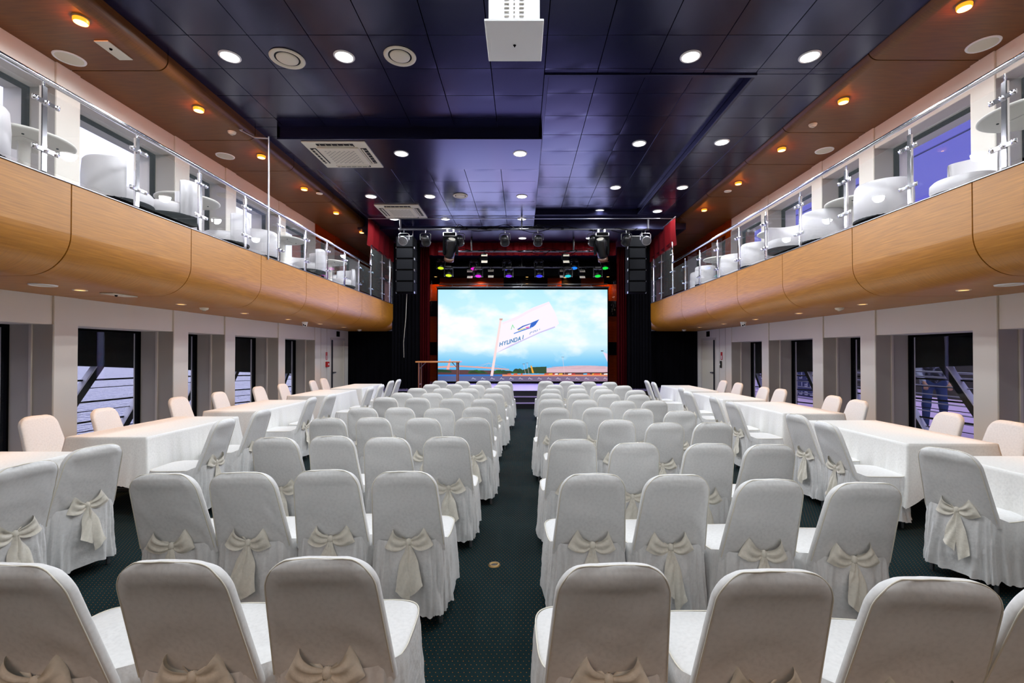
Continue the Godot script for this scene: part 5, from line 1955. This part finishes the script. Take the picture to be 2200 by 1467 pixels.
func chairs():
	for v in 6:
		protos.append(make_chair(v))
		placed.append(false)
	# rows of the audience: pixel of each chair's top edge in the photograph, used to find where it stands
	var LB := [[[22, 1212], [368, 1205], [688, 1198]],
		[[350, 1018], [520, 1015], [700, 1010], [868, 1013]], [[590, 940], [712, 937], [831, 940], [958.5, 938.5]],
		[[703, 898], [801, 897], [908, 898], [1014, 897]], [[778, 875.5], [858, 875.5], [942.8, 877], [1024.5, 874.5]],
		[[827.3, 853.5], [896.3, 854.5], [970.5, 856], [1039.5, 856.8]], [[863.3, 843.6], [927, 844.3], [994.5, 844], [1059, 845.5]],
		[[895.5, 833.8], [949.5, 834.4], [1007.3, 834.4], [1061.3, 833.6]], [[927, 825.7], [975, 825.5], [1023, 827], [1078.5, 826.8]],
		[[945, 818], [993.8, 819], [1038.8, 818], [1084.5, 819]]]
	var RB := [[[1320, 1212], [1665, 1225], [2012, 1243], [2330, 1255]],
		[[1275, 1018], [1455, 1020], [1655, 1030], [1860, 1037]], [[1231.5, 944], [1365, 951.7], [1525, 953], [1655, 955]],
		[[1222.5, 901], [1326, 902], [1430, 908.5], [1533, 908]], [[1193, 875.8], [1285, 875.5], [1372.5, 878.5], [1462, 883]],
		[[1185, 857.2], [1257, 858.7], [1339.5, 861.2], [1407, 860.8]], [[1183.5, 845.2], [1245, 845.4], [1309.5, 846.7], [1372.5, 847.8]],
		[[1183.5, 834.9], [1241, 834.6], [1297.5, 836.2], [1366.5, 838]], [[1191, 826.5], [1239, 826.7], [1288.5, 829], [1339.5, 828.6]],
		[[1173, 818.7], [1218, 819.1], [1264.5, 820], [1309.5, 820.8]]]
	var TURN := {"R03": -0.05, "R00": 0.02, "R02": -0.10, "L02": 0.03, "L12": 0.06, "R13": -0.04, "R10": 0.04, "L30": 0.05}
	for s in [0, 1]:
		var B: Array = LB if s == 0 else RB
		for j in B.size():
			var n: int = B[j].size()
			for i in n:
				var q: Array = B[j][i]
				var d: float = (1.6 - 0.932) * 1000.0 / (q[1] - 757.0)
				var x: float = (q[0] - 1121.0) * d / 1000.0
				var from_aisle := n - 1 - i if s == 0 else i
				var t: float = TURN.get(("L" if s == 0 else "R") + str(j) + str(i), rng.randf_range(-0.05, 0.05))
				chair(x, d, t, "white covered chair, %s row from the camera, %s seat %s of the aisle" % [ORD[j], ORD[from_aisle], "left" if s == 0 else "right"], "audience chairs in rows facing the stage")
	# chairs at the side tables; [x, depth, turn, table, which]
	var SL := [[-2.97, 2.80, 1.45, 0, 0], [-3.03, 3.32, 1.30, 0, 1], [-2.96, 4.66, 1.62, 1, 0], [-3.02, 5.44, 1.55, 1, 1], [-3.10, 6.90, 1.65, 2, 0], [-3.05, 7.45, 1.5, 2, 1], [-2.90, 8.95, 1.57, 3, 0], [-2.90, 9.65, 1.6, 3, 1], [-3.06, 10.95, 1.5, 4, 0], [-3.03, 11.5, 1.55, 4, 1]]
	var WL := [[-5.10, 4.90, -1.62, 1, 0], [-5.00, 5.56, -1.5, 1, 1], [-5.14, 6.95, -1.6, 2, 0], [-5.12, 7.85, -1.55, 2, 1], [-5.16, 9.10, -1.6, 3, 0], [-5.1, 9.90, -1.57, 3, 1], [-4.98, 11.05, -1.5, 4, 0], [-5.10, 11.95, -1.6, 4, 1]]
	var SR := [[2.93, 3.22, -1.25, 0, 1], [2.90, 4.46, -1.60, 1, 0], [2.95, 5.02, -1.5, 1, 1], [2.83, 6.30, -1.55, 2, 0], [2.88, 7.0, -1.6, 2, 1], [2.85, 8.0, -1.5, 3, 0], [3.03, 8.85, -1.6, 3, 1], [2.95, 10.45, -1.62, 4, 0], [2.97, 11.1, -1.6, 4, 1]]
	var WR := [[4.72, 4.50, 1.60, 1, 0], [4.74, 5.15, 1.5, 1, 1], [4.72, 6.52, 1.6, 2, 0], [4.80, 7.15, 1.55, 2, 1], [4.74, 8.5, 1.6, 3, 0], [4.68, 8.97, 1.55, 3, 1], [4.76, 10.2, 1.6, 4, 0], [4.80, 11.05, 1.6, 4, 1]]
	for q in [[SL, "left", "aisle side"], [WL, "left", "wall side"], [SR, "right", "aisle side"], [WR, "right", "wall side"]]:
		for c in q[0]:
			chair(c[0], c[1], c[2], "white covered chair, %s of two on the %s of the %s %s table" % ["nearer" if c[4] == 0 else "farther", q[2], ORD[c[3]], q[1]], "covered chairs at the side tables")
